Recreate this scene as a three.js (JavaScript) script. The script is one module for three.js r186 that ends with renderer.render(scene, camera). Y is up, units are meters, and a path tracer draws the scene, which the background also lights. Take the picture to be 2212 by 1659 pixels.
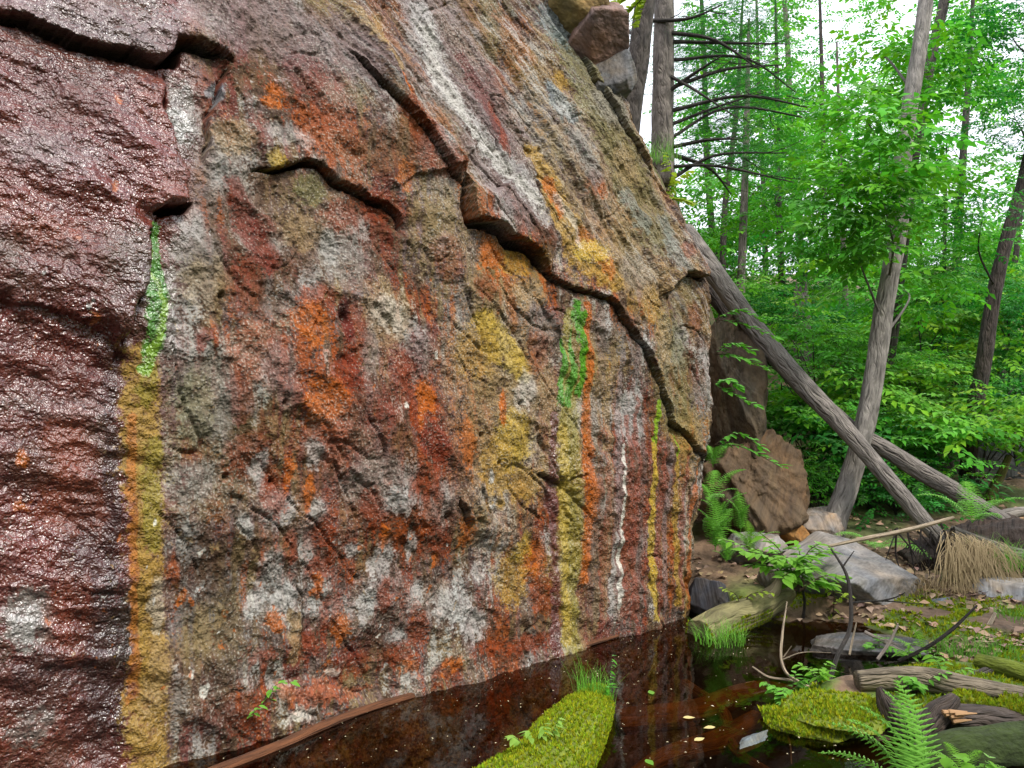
import * as THREE from 'three';
import { mergeGeometries, mergeVertices } from 'three/addons/utils/BufferGeometryUtils.js';

// ---------------------------------------------------------------- camera, sky, sun, exposure
const scene = new THREE.Scene();
const EYE = 1.6, FOC = 823, K = 1024 / 2212;
const camera = new THREE.PerspectiveCamera(2 * Math.atan(384 / FOC) * 180 / Math.PI, 4 / 3, 0.05, 400);
camera.position.set(0, EYE, 0);
camera.lookAt(0, EYE, -10);
const renderer = new THREE.WebGLRenderer({ antialias: true });
renderer.toneMapping = THREE.LinearToneMapping;
renderer.toneMappingExposure = 2.5;
renderer.shadowMap.enabled = true;
{ // bright, thinly overcast sky
  const w = 256, h = 128, d = new Float32Array(w * h * 4);
  for (let j = 0; j < h; j++) for (let i = 0; i < w; i++) {
    const el = Math.max(0, ((j + 0.5) / h - 0.5) * Math.PI), v = 0.62 + 0.5 * Math.sin(el);
    d.set([v * 0.95, v * 0.98, v * 1.1, 1], (j * w + i) * 4);
  }
  const t = new THREE.DataTexture(d, w, h, THREE.RGBAFormat, THREE.FloatType);
  t.mapping = THREE.EquirectangularReflectionMapping; t.magFilter = THREE.LinearFilter; t.needsUpdate = true;
  scene.background = t; scene.environment = t;
}
const sun = new THREE.DirectionalLight(new THREE.Color(1, 0.95, 0.86), 1.5);
sun.position.set(14, 26, 9); sun.target.position.set(0, 0, -6);
sun.castShadow = true; sun.shadow.radius = 20;
Object.assign(sun.shadow.camera, { left: -30, right: 30, top: 30, bottom: -30, near: 1, far: 90 });
sun.shadow.mapSize.set(2048, 2048);
scene.add(sun, sun.target);

// ---------------------------------------------------------------- helpers
const V3 = (x, y, z) => new THREE.Vector3(x, y, z);
const at = (x, y, d) => V3((x * K - 512) / FOC * d, EYE - (y * K - 384) / FOC * d, -d);
const onLevel = (x, y, h = 0) => at(x, y, (EYE - h) * FOC / (y * K - 384));
const rng = seed => () => { seed = seed + 0x6D2B79F5 | 0; let t = Math.imul(seed ^ seed >>> 15, 1 | seed); t = t + Math.imul(t ^ t >>> 7, 61 | t) ^ t; return ((t ^ t >>> 14) >>> 0) / 4294967296; };
const clamp = (v, a = 0, b = 1) => v < a ? a : v > b ? b : v, lerp = (a, b, t) => a + (b - a) * t;
const ss = (a, b, v) => { const t = clamp((v - a) / (b - a)); return t * t * (3 - 2 * t); };
const PERM = new Uint8Array(512), GX = new Float32Array(256), GY = new Float32Array(256);
{ const r = rng(77), p = [...Array(256).keys()]; for (let i = 255; i > 0; i--) { const j = r() * (i + 1) | 0; [p[i], p[j]] = [p[j], p[i]]; } for (let i = 0; i < 512; i++) PERM[i] = p[i & 255]; for (let i = 0; i < 256; i++) { GX[i] = Math.cos(i / 256 * 6.2832); GY[i] = Math.sin(i / 256 * 6.2832); } }
function noise(x, y) { // gradient noise, about -0.7 .. 0.7
  const xi = Math.floor(x), yi = Math.floor(y), fx = x - xi, fy = y - yi, X = xi & 255, Y = yi & 255;
  const u = fx * fx * fx * (fx * (fx * 6 - 15) + 10), v = fy * fy * fy * (fy * (fy * 6 - 15) + 10);
  const a = PERM[PERM[X] + Y], b = PERM[PERM[X + 1 & 255] + Y], c = PERM[PERM[X] + (Y + 1 & 255)], e = PERM[PERM[X + 1 & 255] + (Y + 1 & 255)];
  const n0 = GX[a] * fx + GY[a] * fy, n1 = GX[b] * (fx - 1) + GY[b] * fy, n2 = GX[c] * fx + GY[c] * (fy - 1), n3 = GX[e] * (fx - 1) + GY[e] * (fy - 1);
  return n0 + u * (n1 - n0) + v * (n2 - n0 + u * (n0 - n1 - n2 + n3));
}
function fbm(x, y, o = 4) { let s = 0, a = 1, t = 0; for (let i = 0; i < o; i++) { s += a * noise(x, y); t += a; a *= 0.5; x = x * 2.03 + 17.3; y = y * 2.03 + 9.1; } return s / t * 1.5; }
function ridge(x, y, o = 3) { let s = 0, a = 1, t = 0; for (let i = 0; i < o; i++) { s += a * (1 - 2.2 * Math.abs(noise(x, y))); t += a; a *= 0.5; x = x * 2.1 + 5.2; y = y * 2.1 + 3.7; } return s / t; }
const noise3 = (x, y, z) => (noise(x + z * 0.37, y + z * 0.71) + noise(y * 0.9 - x * 0.41 + 31, z + x * 0.33 + 7) + noise(z * 0.93 + 13 - y * 0.4, x + y * 0.52)) / 1.7;
function fbm3(x, y, z, o = 4) { let s = 0, a = 1, t = 0; for (let i = 0; i < o; i++) { s += a * noise3(x, y, z); t += a; a *= 0.5; x = x * 2.07 + 3; y = y * 2.07 + 7; z = z * 2.07 + 1; } return s / t * 1.4; }
const lin = hex => { const c = new THREE.Color(hex); return [c.r, c.g, c.b]; };
const toS = v => Math.round(255 * clamp(v <= 0.0031308 ? v * 12.92 : 1.055 * Math.pow(v, 1 / 2.4) - 0.055));
const names = {};
const numbered = n => { const k = names[n] = (names[n] ?? -1) + 1; return k ? `${n}_${String(k).padStart(3, '0')}` : n; };
function shade(o) { o.castShadow = o.receiveShadow = true; return o; }
function thing(name, label, category, group, kind) {
  const o = new THREE.Group(); o.name = numbered(name); scene.add(o);
  o.userData = { label }; if (category) o.userData.category = category; if (group) o.userData.group = group; if (kind) o.userData.kind = kind;
  return o;
}
function single(mesh, name, label, category, group, kind) {
  mesh.name = numbered(name); mesh.userData = { label }; if (category) mesh.userData.category = category; if (group) mesh.userData.group = group; if (kind) mesh.userData.kind = kind;
  scene.add(shade(mesh)); return mesh;
}
const part = (parent, name, geo, mat, kind) => { const m = shade(new THREE.Mesh(geo, mat)); m.name = name; if (kind) m.userData.kind = kind; parent.add(m); return m; };
function geom(pos, idx, uv, col) {
  const g = new THREE.BufferGeometry(); g.setAttribute('position', new THREE.BufferAttribute(pos instanceof Float32Array ? pos : new Float32Array(pos), 3));
  if (uv) g.setAttribute('uv', new THREE.BufferAttribute(uv instanceof Float32Array ? uv : new Float32Array(uv), 2));
  if (col) g.setAttribute('color', new THREE.BufferAttribute(col instanceof Float32Array ? col : new Float32Array(col), 3));
  g.setIndex(new THREE.BufferAttribute(idx instanceof Uint32Array ? idx : new Uint32Array(idx), 1)); g.computeVertexNormals(); return g;
}
function tex(size, fn, srgb, wrap = THREE.RepeatWrapping, h = size) {
  const d = new Uint8Array(size * h * 4);
  for (let j = 0; j < h; j++) for (let i = 0; i < size; i++) { const c = fn(i / size, j / h, i, j), k = (j * size + i) * 4; if (typeof c === 'number') d[k] = d[k + 1] = d[k + 2] = Math.round(255 * clamp(c)); else { d[k] = toS(c[0]); d[k + 1] = toS(c[1]); d[k + 2] = toS(c[2]); } d[k + 3] = 255; }
  const t = new THREE.DataTexture(d, size, h); t.wrapS = t.wrapT = wrap; t.magFilter = THREE.LinearFilter; t.minFilter = THREE.LinearMipmapLinearFilter; t.generateMipmaps = true; if (srgb) t.colorSpace = THREE.SRGBColorSpace; t.needsUpdate = true; return t;
}
// noise that tiles over the unit square
const tile = (f, u, v) => { const a = ss(0.8, 1, u), b = ss(0.8, 1, v); return lerp(lerp(f(u, v), f(u - 1, v), a), lerp(f(u, v - 1), f(u - 1, v - 1), a), b); };

// ---------------------------------------------------------------- the cliff: where its face stands
const CW = V3(-1.92, 0, -3.08), CU = V3(0.774, 0, -0.633), CN = V3(0.633, 0, 0.774);
const lean = (s, t) => { const a = Math.max(0, t - 1.3), b = Math.max(0, t - 2.1); return -0.09 * a - 0.085 * b * b; };
const facePoint = (s, t, off) => V3(CW.x + CU.x * s + CN.x * off, t, CW.z + CU.z * s + CN.z * off);
function face(x, y) { // the spot of the face that was measured at this place of the photograph, in metres along and up
  const dx = (x * K - 512) / FOC, dy = -(y * K - 384) / FOC, dn = dx * CN.x - CN.z;
  const c0 = -(-CW.x * CN.x - CW.z * CN.z) ; let off = 0, s = 0, t = 0;
  for (let i = 0; i < 40; i++) { const d = (off + CW.x * CN.x + CW.z * CN.z) / dn; s = (dx * d - CW.x) * CU.x + (-d - CW.z) * CU.z; t = EYE + dy * d; off = lerp(off, lean(s, t), 0.7); }
  return [s, t];
}
const line = pts => pts.map(([x, y]) => face(x, y));
// far corner of the face
const CORNER = line([[1278, -220], [1280, -60], [1285, 20], [1290, 60], [1315, 110], [1325, 190], [1350, 250], [1395, 320], [1430, 390], [1470, 470], [1510, 555], [1530, 620], [1535, 740], [1542, 860], [1540, 920], [1524, 1010], [1526, 1090], [1510, 1200], [1500, 1290], [1496, 1340], [1496, 1420]]).sort((a, b) => a[1] - b[1]);
function cornerAt(t) { const c = CORNER; if (t <= c[0][1]) return c[0][0]; for (let i = 1; i < c.length; i++) if (t <= c[i][1]) return lerp(c[i - 1][0], c[i][0], (t - c[i - 1][1]) / (c[i][1] - c[i - 1][1])); const e = c[c.length - 1]; return Math.max(1.5, e[0] - (t - e[1]) * 0.9); }
// ledges and joints: the rock on the left hand of each line, as it runs, stands proud
const LEDGES = [
  { p: [[-60, 20], [60, 50], [150, 90], [230, 112], [330, 138], [358, 128], [372, 92], [430, 98], [470, 118], [505, 142]], step: 0.09, L: 0.35, gap: 0.03, deep: 0.3 },
  { p: [[255, 745], [272, 715], [270, 680], [300, 640], [315, 570], [310, 505], [330, 485]], step: 0.07, L: 0.4, gap: 0.008, deep: 0.06 },
  { p: [[330, 485], [335, 447], [392, 438], [396, 390], [380, 330], [362, 285], [345, 230], [352, 160]], step: 0.07, L: 0.4, gap: 0.012, deep: 0.1 },
  { p: [[325, 455], [345, 446], [385, 440], [400, 440]], step: 0.03, L: 0.1, gap: 0.035, deep: 0.3 },
  { p: [[540, 372], [570, 372], [600, 364], [650, 350], [690, 365], [720, 395], [780, 420], [830, 445], [852, 470], [858, 500]], step: 0.05, L: 0.35, gap: 0.018, deep: 0.22 },
  { p: [[990, 380], [992, 425], [1000, 478], [1060, 492], [1105, 520], [1145, 545], [1180, 592]], step: 0.09, L: 0.5, gap: 0.035, deep: 0.35 },
  { p: [[1145, 545], [1180, 592], [1232, 622], [1300, 642], [1350, 720], [1400, 792], [1418, 850], [1440, 912], [1480, 950], [1524, 1012]], step: 0.045, L: 0.6, gap: 0.012, deep: 0.2 },
  { p: [[985, 405], [983, 365], [940, 308], [885, 262], [850, 215], [800, 110], [730, -10]], step: 0.07, L: 0.22, gap: 0.012, deep: 0.14 },
  { p: [[735, 120], [800, 190], [845, 235], [880, 275], [930, 340], [960, 385], [982, 402]], step: 0.05, L: 0.2, gap: 0.012, deep: 0.1 },
  { p: [[1208, 742], [1200, 692], [1176, 640], [1180, 592]], step: 0.04, L: 0.2, gap: 0.01, deep: 0.12 },
  { p: [[440, 365], [450, 250], [470, 180], [500, 140]], step: -0.03, L: 0.15, gap: 0.008, deep: 0.06 },
  { p: [[1420, 640], [1470, 590], [1530, 600]], step: 0.08, L: 0.25, gap: 0.02, deep: 0.1 },
  { p: [[420, 720], [450, 748], [480, 770], [500, 775]], step: 0.03, L: 0.12 },
  { p: [[1160, 1020], [1195, 1035], [1215, 1050]], step: 0.035, L: 0.18, gap: 0.008, deep: 0.05 },
  { p: [[1000, 610], [1050, 560], [1120, 600]], step: -0.03, L: 0.2 },
  { p: [[985, 1080], [1000, 1105], [1006, 1130]], step: 0.03, L: 0.1, gap: 0.01, deep: 0.05 },
  { p: [[645, 1430], [655, 1360], [650, 1290], [630, 1255]], step: 0.03, L: 0.16, gap: 0.006, deep: 0.03 },
  { p: [[400, 880], [440, 920], [500, 960], [560, 1000]], step: 0.03, L: 0.3 },
  { p: [[520, 1500], [600, 1480], [660, 1462], [730, 1478], [770, 1500], [845, 1505]], step: -0.06, L: 0.14 },
  { p: [[700, 620], [760, 640], [800, 650], [840, 690]], step: 0.025, L: 0.2 },
  { p: [[1150, 240], [1200, 330], [1260, 420], [1300, 470]], step: 0.045, L: 0.25 },
  { p: [[1040, 60], [1120, 180], [1180, 280]], step: 0.035, L: 0.2 },
  { p: [[880, 520], [980, 560], [1000, 610], [985, 640]], step: 0.02, L: 0.2 },
  { p: [[1360, 420], [1400, 470], [1430, 560], [1440, 640]], step: -0.05, L: 0.2 },
  { p: [[130, 600], [200, 640], [230, 690], [255, 740]], step: 0.03, L: 0.2 },
  { p: [[600, 130], [660, 190], [720, 260], [780, 350]], step: 0.03, L: 0.2 },
  { p: [[850, 650], [900, 690], [960, 740], [1010, 800]], step: 0.025, L: 0.25 },
  { p: [[620, 860], [680, 900], [730, 960]], step: 0.025, L: 0.2 },
  { p: [[760, 1130], [830, 1140], [900, 1170]], step: 0.025, L: 0.2 },
  { p: [[1220, 70], [1270, 180], [1340, 290], [1400, 380]], step: 0.05, L: 0.18, gap: 0.01, deep: 0.06 },
];
for (const l of LEDGES) { l.q = line(l.p); const xs = l.q.map(a => a[0]), ys = l.q.map(a => a[1]), m = l.L * 4 + 0.1; l.box = [Math.min(...xs) - m, Math.max(...xs) + m, Math.min(...ys) - m, Math.max(...ys) + m]; l.len = [0]; for (let i = 1; i < l.q.length; i++) l.len[i] = l.len[i - 1] + Math.hypot(l.q[i][0] - l.q[i - 1][0], l.q[i][1] - l.q[i - 1][1]); }
const PITS = [[485, 1030, 0.012], [795, 1045, 0.01], [585, 1040, 0.01], [605, 870, 0.012], [1035, 940, 0.012], [1075, 1000, 0.012], [965, 1115, 0.02], [735, 690, 0.03], [470, 640, 0.015], [255, 770, 0.03], [3, 655, 0.04], [1435, 1000, 0.018], [1120, 870, 0.012], [1340, 640, 0.02], [1160, 770, 0.014]].map(([x, y, r]) => [...face(x, y), r]);
const fol = (s, t, a, fa, fc) => { const c = Math.cos(a), n = Math.sin(a); return [(s * c + t * n) * fa, (-s * n + t * c) * fc]; };
const upperW = (s, t) => ss(-0.25, 0.35, t - (3.25 - 0.42 * (s - 1))) * ss(0.9, 1.6, s);   // the slabby upper right
const SEEP = face(318, 1000)[0], leftW = (s, t) => ss(0.16, -0.06, s - SEEP + 0.1 * noise(s * 2, t * 2) - 0.25 * ss(1.9, 2.6, t));
let cut = 0;
function relief(s, t) {
  cut = 0;
  const ws = s + 0.025 * noise(s * 7 + 3, t * 7) + 0.008 * noise(s * 29, t * 29), wt = t + 0.025 * noise(s * 7 + 41, t * 7 + 11) + 0.008 * noise(s * 31 + 9, t * 31);
  let h = 0.07 * fbm(s * 0.9 + 3, t * 0.9, 2);
  const wu = upperW(s, t), wl = leftW(s, t) * (1 - wu), wm = 1 - wu - wl;
  if (wu > 0.01) { const [a, b] = fol(ws, wt, -0.92, 0.9, 4.6), [c, e] = fol(ws, wt, -0.92, 3, 14); h += wu * (0.055 * ridge(a, b, 3) + 0.02 * fbm(c, e, 3)); }
  if (wl > 0.01) { const [a, b] = fol(ws, wt, -0.45, 1.0, 3.4), [c, e] = fol(ws + 0.02 * noise(s * 12, t * 12), wt, -0.3, 5, 15); h += wl * (0.05 * ridge(a + 8, b, 2) + 0.014 * fbm(c, e, 3)); }
  if (wm > 0.01) { const [a, b] = fol(ws, wt, -0.75, 1.2, 2.6), [c, e] = fol(ws, wt, -0.8, 2.5, 6); h += wm * (0.055 * fbm(a + 5, b + 2, 3) + 0.03 * ridge(c, e, 3) + 0.012 * ridge(ws * 7, wt * 5, 2)); }
  h += 0.018 * fbm(s * 9, t * 9, 3) + 0.008 * fbm(s * 38, t * 38, 2);
  { const [a, b] = fol(ws, wt, -0.85, 0.8, 2.4), c1 = Math.abs(noise(a * 1.6 + 40, b * 1.6)), c2 = Math.abs(noise(ws * 3.1 + 60, wt * 2.1)); h -= (0.022 * ss(0.022, 0.0, c1) * ss(0, 0.3, noise(s * 1.3, t * 1.3 + 5) + 0.1) + 0.014 * ss(0.03, 0.0, c2) * ss(0.05, 0.3, noise(s * 1.7 + 9, t * 1.7))) * (1 - 0.6 * wl); }
  for (const l of LEDGES) {
    if (ws < l.box[0] || ws > l.box[1] || wt < l.box[2] || wt > l.box[3]) continue;
    let best = 1e9, side = 1, u = 0; const q = l.q;
    for (let i = 1; i < q.length; i++) {
      const ax = q[i - 1][0], ay = q[i - 1][1], bx = q[i][0] - ax, by = q[i][1] - ay, L2 = bx * bx + by * by, px = ws - ax, py = wt - ay, k = clamp((px * bx + py * by) / L2), ex = px - k * bx, ey = py - k * by, d = ex * ex + ey * ey;
      if (d < best - 1e-9) { best = d; side = bx * py - by * px > 0 ? 1 : -1; u = l.len[i - 1] + k * Math.sqrt(L2); }
    }
    best = Math.sqrt(best); const T = l.len[l.len.length - 1], w = ss(-0.01, 0.14 * Math.min(T, 1.5), u) * ss(-0.01, 0.14 * Math.min(T, 1.5), T - u) + 0.02;
    if (side > 0) h += l.step * w * Math.exp(-best / l.L); else if (l.gap) h -= 0.25 * l.step * w * Math.exp(-best / 0.08); else h += l.step * w * Math.exp(-best / 0.03);
    if (l.gap && side < 0) { const g = l.gap * (0.35 + 0.65 * w) * (1 + 0.9 * noise(s * 9 + 7, t * 9)); const c = l.deep * w * ss(g * 1.35, g * 0.7, best); cut += c; h -= c; } else if (l.gap) h -= 0.012 * w * Math.exp(-best * best / 0.0001);
  }
  for (const [a, b, r] of PITS) { const d = Math.hypot((s - a) * 1.2, t - b); if (d < r * 3) h -= 0.05 * Math.exp(-d * d / (r * r)); }
  h += 0.12 * ss(0.18, -0.25, t) * ss(1.0, 1.8, s) * ss(3.6, 2.2, s) * (0.6 + fbm(s * 3, 4, 2));   // foot of the face just above the water
  return h;
}
// ---------------------------------------------------------------- the cliff: stains, lichens and seeps as colour of the rock
const T0 = [-1.0, -0.5], TS = 6, TN = 2048;
const rock = {};
{
  const N = TN, col = new Float32Array(N * N * 3), nA = new Float32Array(N * N), nB = new Float32Array(N * N), nV = new Float32Array(N * N), nF = new Float32Array(N * N), wet = new Float32Array(N * N);
  const C = { maroon: lin('#551c14'), deep: lin('#33110c'), rust: lin('#713014'), orange: lin('#9c5012'), ochre: lin('#8d6e2a'), olive: lin('#776c1a'), yellow: lin('#a1872c'), tan: lin('#8a7350'), brown: lin('#5c4734'), umber: lin('#3a2a20'), mauve: lin('#6a5a58'), grey: lin('#77736c'), pale: lin('#a5a49f'), white: lin('#c3c0b4'), blue: lin('#68777c'), black: lin('#1c1412'), moss: lin('#3a7a0c'), lime: lin('#6f9012'), salmon: lin('#8a4c32'), red: lin('#642214'), sage: lin('#5e5c36') };
  for (let j = 0; j < N; j++) for (let i = 0; i < N; i++) {
    const k = j * N + i, s = T0[0] + (i + 0.5) / N * TS, t = T0[1] + (j + 0.5) / N * TS;
    nA[k] = fbm(s * 3.1 + 11, t * 3.1, 4); nB[k] = fbm(s * 22, t * 22 + 5, 4); nV[k] = fbm(s * 26 + 2, t * 2.6, 3); nF[k] = fbm(s * 85, t * 85, 2);
    const wu = upperW(s, t), wl = leftW(s, t) * (1 - wu), wm = 1 - wu - wl, [a, b] = fol(s, t, -0.92, 2.2, 13), [c, e] = fol(s, t, -0.35, 6, 22);
    const f = wu * fbm(a, b, 4) + wl * fbm(c, e, 3) + wm * (0.55 * nV[k] + 0.6 * nA[k]);
    const gr = 0.35 * nB[k] + 0.4 * nF[k], st = wm * 0.5 * nV[k] + wu * 0.5 * fbm(a + 9, b * 1.3, 3), P = (o, f) => fbm(s * f + o, t * f * 0.7 + o * 1.7, 3) + gr + st * (o % 2 ? 1 : -0.6), right = ss(1.6, 3.0, s);
    const pg = P(21, 2.1), pu = P(34, 3.3), po = P(55, 1.9), ps = P(68, 2.4), pd = P(83, 2.7), pr = P(97, 2.3), pp = P(110, 3.6), sf = wu > 0.01 ? fbm(a * 1.2 + 3, b * 2.2, 4) + 0.4 * nF[k] : 0;
    const base = [0, 1, 2].map(q => {
      let v = lerp(C.brown[q], C.mauve[q], ss(-0.3, 0.35, f));
      v = lerp(v, C.tan[q], 0.55 * ss(0.05, 0.5, nA[k]) * (1 - wl)); v = lerp(v, C.umber[q], 0.8 * ss(0.0, 0.45, -nB[k] - 0.3 * f));
      v = lerp(v, lerp(C.maroon[q], C.red[q], ss(-0.3, 0.3, nB[k] + nA[k])), wl * (0.85 + 0.3 * nA[k])); v = lerp(v, C.brown[q], wl * 0.7 * ss(0.05, 0.35, pu)); v = lerp(v, C.rust[q], wl * 0.7 * ss(0.1, 0.4, pr));
      v = lerp(v, C.grey[q], 0.6 * (1 - wl) * ss(0.02, 0.34, pg)); v = lerp(v, C.umber[q], 0.5 * ss(0.05, 0.4, pu));
      v = lerp(v, C.ochre[q], 0.75 * (wm * right + wu * 0.5) * ss(0.0, 0.36, po)); v = lerp(v, C.sage[q], 0.45 * (1 - wl) * ss(0.12, 0.4, ps));
      v = lerp(v, C.red[q], 0.7 * (wm * 0.9 + wl * 0.3) * ss(0.06, 0.36, pd)); v = lerp(v, C.rust[q], (wm * 0.65 + wu * 0.3) * ss(0.02, 0.4, pr)); v = lerp(v, C.orange[q], (wm * 0.45 + wu * 0.2) * ss(0.22, 0.5, pr + 0.3 * po)); v = lerp(v, C.pale[q], wu * 0.5 * ss(0.1, 0.45, sf)); v = lerp(v, C.umber[q], wu * 0.6 * ss(0.1, 0.4, -sf)); v = lerp(v, C.tan[q], wm * 0.5 * ss(0.1, 0.4, ps - 0.3 * pr));
      v = lerp(v, C.pale[q], 0.7 * (wm * 0.9 + wu * 0.6) * ss(0.2, 0.42, pp));
      return v;
    });
    col.set(base, k * 3); wet[k] = wl;
  }
  // a stain: a run of widening or narrowing spots, in photograph measure; rag = how ragged, fine = how much the grain breaks it up
  function stain(c, pts, amount = 0.85, { rag = 0.55, fine = 0.7, vert = 0, wetness = null } = {}) {
    const q = pts.map(([x, y, rx, ry = rx]) => { const [s, t] = face(x, y), [s2] = face(x + rx, y), [, t2] = face(x, y + ry); return [s, t, Math.abs(s2 - s), Math.abs(t2 - t)]; });
    const m = 1.7; let x0 = 1e9, x1 = -1e9, y0 = 1e9, y1 = -1e9; for (const [s, t, a, b] of q) { x0 = Math.min(x0, s - a * m); x1 = Math.max(x1, s + a * m); y0 = Math.min(y0, t - b * m); y1 = Math.max(y1, t + b * m); }
    const i0 = clamp(Math.floor((x0 - T0[0]) / TS * N), 0, N - 1), i1 = clamp(Math.ceil((x1 - T0[0]) / TS * N), 0, N - 1), j0 = clamp(Math.floor((y0 - T0[1]) / TS * N), 0, N - 1), j1 = clamp(Math.ceil((y1 - T0[1]) / TS * N), 0, N - 1);
    for (let j = j0; j <= j1; j++) for (let i = i0; i <= i1; i++) {
      const k = j * N + i; let s = T0[0] + (i + 0.5) / N * TS, t = T0[1] + (j + 0.5) / N * TS, best = 1e9;
      const wq = q.length > 2 ? 0.03 : 0.06; { s += wq * nA[k] + 0.015 * nB[k]; t += wq * 0.7 * (nV[k] + nB[k]); }
      if (q.length === 1) best = Math.hypot((s - q[0][0]) / q[0][2], (t - q[0][1]) / q[0][3]);
      else for (let n = 1; n < q.length; n++) { const [ax, ay, aw] = q[n - 1], [bx, by, bw] = q[n], dx = bx - ax, dy = by - ay, u = clamp(((s - ax) * dx + (t - ay) * dy) / (dx * dx + dy * dy)); best = Math.min(best, Math.hypot(s - ax - u * dx, t - ay - u * dy) / lerp(aw, bw, u)); }
      if (best > m) continue;
      const n = nA[k] * 0.7 + nB[k] * 0.8 + nV[k] * vert, grain = nA[k] * 0.45 + nB[k] * 0.6 + nF[k] * 0.5 + nV[k] * vert * 0.7, a = amount * ss(-0.3, 0.3, ss(0, 1, 1.3 - best) - 0.5 + grain * (0.35 + 0.75 * rag)) * (1 - 0.6 * fine * ss(0.0, 0.5, -nB[k] - 0.5 * nF[k]));
      const g = 1 + 0.35 * nB[k] + 0.3 * nF[k];
      for (let z = 0; z < 3; z++) col[k * 3 + z] = lerp(col[k * 3 + z], c[z] * g, a);
      if (wetness !== null) wet[k] = lerp(wet[k], wetness, ss(0, 0.3, 1 - best + n * 0.3));
    }
  }
  const V = { vert: 0.6 };
  // broad washes
  stain(C.rust, [[820, 1000, 260, 320]], 0.4, { rag: 1, vert: 0.6 }); stain(C.tan, [[1090, 900, 130, 330]], 0.4, { rag: 1, vert: 0.4 }); stain(C.brown, [[640, 480, 220, 160]], 0.4, { rag: 1 }); stain(C.tan, [[1330, 420, 160, 260]], 0.45, { rag: 1 }); stain(C.rust, [[1390, 1130, 120, 220]], 0.45, { rag: 0.9, vert: 0.9 }); stain(C.sage, [[480, 950, 140, 200]], 0.3, { rag: 1 });
  // upper face
  stain(C.mauve, [[640, 90, 240, 90]], 0.7); stain(C.mauve, [[200, 60, 240, 60]], 0.55); stain(C.umber, [[150, 110, 120], [280, 120, 60]], 0.5);
  stain(C.grey, [[400, 240, 50, 90]], 0.85); stain(C.pale, [[395, 260, 28, 40]], 0.6); stain(C.blue, [[465, 200, 20, 20]], 0.6); stain(C.orange, [[575, 210, 30, 38]], 0.75); stain(C.maroon, [[640, 170, 60, 60]], 0.5);
  stain(C.tan, [[500, 300, 60, 40]], 0.5); stain(C.yellow, [[580, 352, 26, 24]], 0.6); stain(C.pale, [[620, 300, 60, 30]], 0.35); stain(C.rust, [[700, 230, 60, 80]], 0.4); stain(C.brown, [[830, 330, 90, 70]], 0.6);
  stain(C.rust, [[860, 250, 30], [910, 340, 40], [960, 370, 24]], 0.6); stain(C.orange, [[835, 165, 14], [868, 220, 18], [885, 250, 10]], 0.9, { rag: 0.3 }); stain(C.blue, [[812, 130, 10], [828, 165, 11]], 0.75, { rag: 0.3 }); stain(C.rust, [[820, 450, 60, 40]], 0.55); stain(C.orange, [[860, 380, 24, 40]], 0.5);
  stain(C.tan, [[760, 40, 16], [800, 100, 24], [845, 150, 14]], 0.8); stain(C.ochre, [[815, 70, 14, 40]], 0.5);
  stain(C.mauve, [[950, 60, 90], [1030, 260, 90], [1100, 420, 70]], 0.7); stain(C.pale, [[905, 30, 26], [925, 110, 40], [960, 210, 34], [1040, 320, 26], [1120, 400, 34], [1160, 470, 24]], 0.5, { fine: 0.9, rag: 0.9 }); stain(C.white, [[920, 70, 20], [935, 160, 22], [1010, 290, 16], [1090, 375, 18], [1150, 440, 18]], 0.3, { fine: 0.95, rag: 1 });
  stain(C.maroon, [[1000, 130, 16], [1040, 210, 24], [1075, 300, 20]], 0.6); stain(C.rust, [[1060, 230, 14], [1085, 320, 14]], 0.6);
  stain(C.ochre, [[1150, 330, 16], [1180, 400, 26], [1200, 470, 34], [1240, 540, 40], [1300, 600, 30]], 0.8); stain(C.orange, [[1175, 400, 14], [1200, 455, 14]], 0.75); stain(C.orange, [[1250, 510, 18], [1300, 580, 18]], 0.6); stain(C.yellow, [[1270, 545, 40, 26]], 0.75); stain(C.white, [[1195, 430, 7], [1225, 480, 7], [1245, 530, 6]], 0.4, { rag: 0.9 });
  stain(C.rust, [[1270, 400, 26, 34]], 0.5); stain(C.sage, [[1230, 120, 50, 60], [1310, 300, 50, 50], [1400, 480, 50, 60]], 0.6); stain(C.blue, [[1190, 60, 40, 50]], 0.55); stain(C.blue, [[1180, 195, 14], [1200, 235, 22], [1225, 260, 12]], 0.6, { rag: 1 }); stain(C.pale, [[1215, 240, 16, 20]], 0.4, { rag: 1 }); stain(C.blue, [[1230, 300, 20], [1260, 370, 26]], 0.35, { rag: 1 }); stain(C.ochre, [[1200, 175, 14, 24]], 0.7); stain(C.ochre, [[1270, 40, 26, 40]], 0.6); stain(C.grey, [[1300, 240, 40, 50]], 0.5); stain(C.orange, [[1290, 415, 14, 20]], 0.6);
  stain(C.blue, [[1425, 480, 14], [1450, 560, 18]], 0.4, { rag: 1 }); stain(C.blue, [[1345, 420, 16], [1375, 480, 20]], 0.35, { rag: 1 }); stain(C.tan, [[1340, 360, 30, 50]], 0.5); stain(C.rust, [[1470, 540, 14, 20]], 0.6); stain(C.grey, [[1360, 600, 40, 60]], 0.45); stain(C.sage, [[1440, 800, 50, 160]], 0.65); stain(C.tan, [[1420, 740, 26, 60]], 0.5); stain(C.rust, [[1490, 690, 20, 40]], 0.5); stain(C.ochre, [[1390, 660, 30, 50]], 0.5); stain(C.umber, [[1530, 640, 14, 60]], 0.6); stain(C.grey, [[1530, 840, 10, 60]], 0.6);
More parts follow.
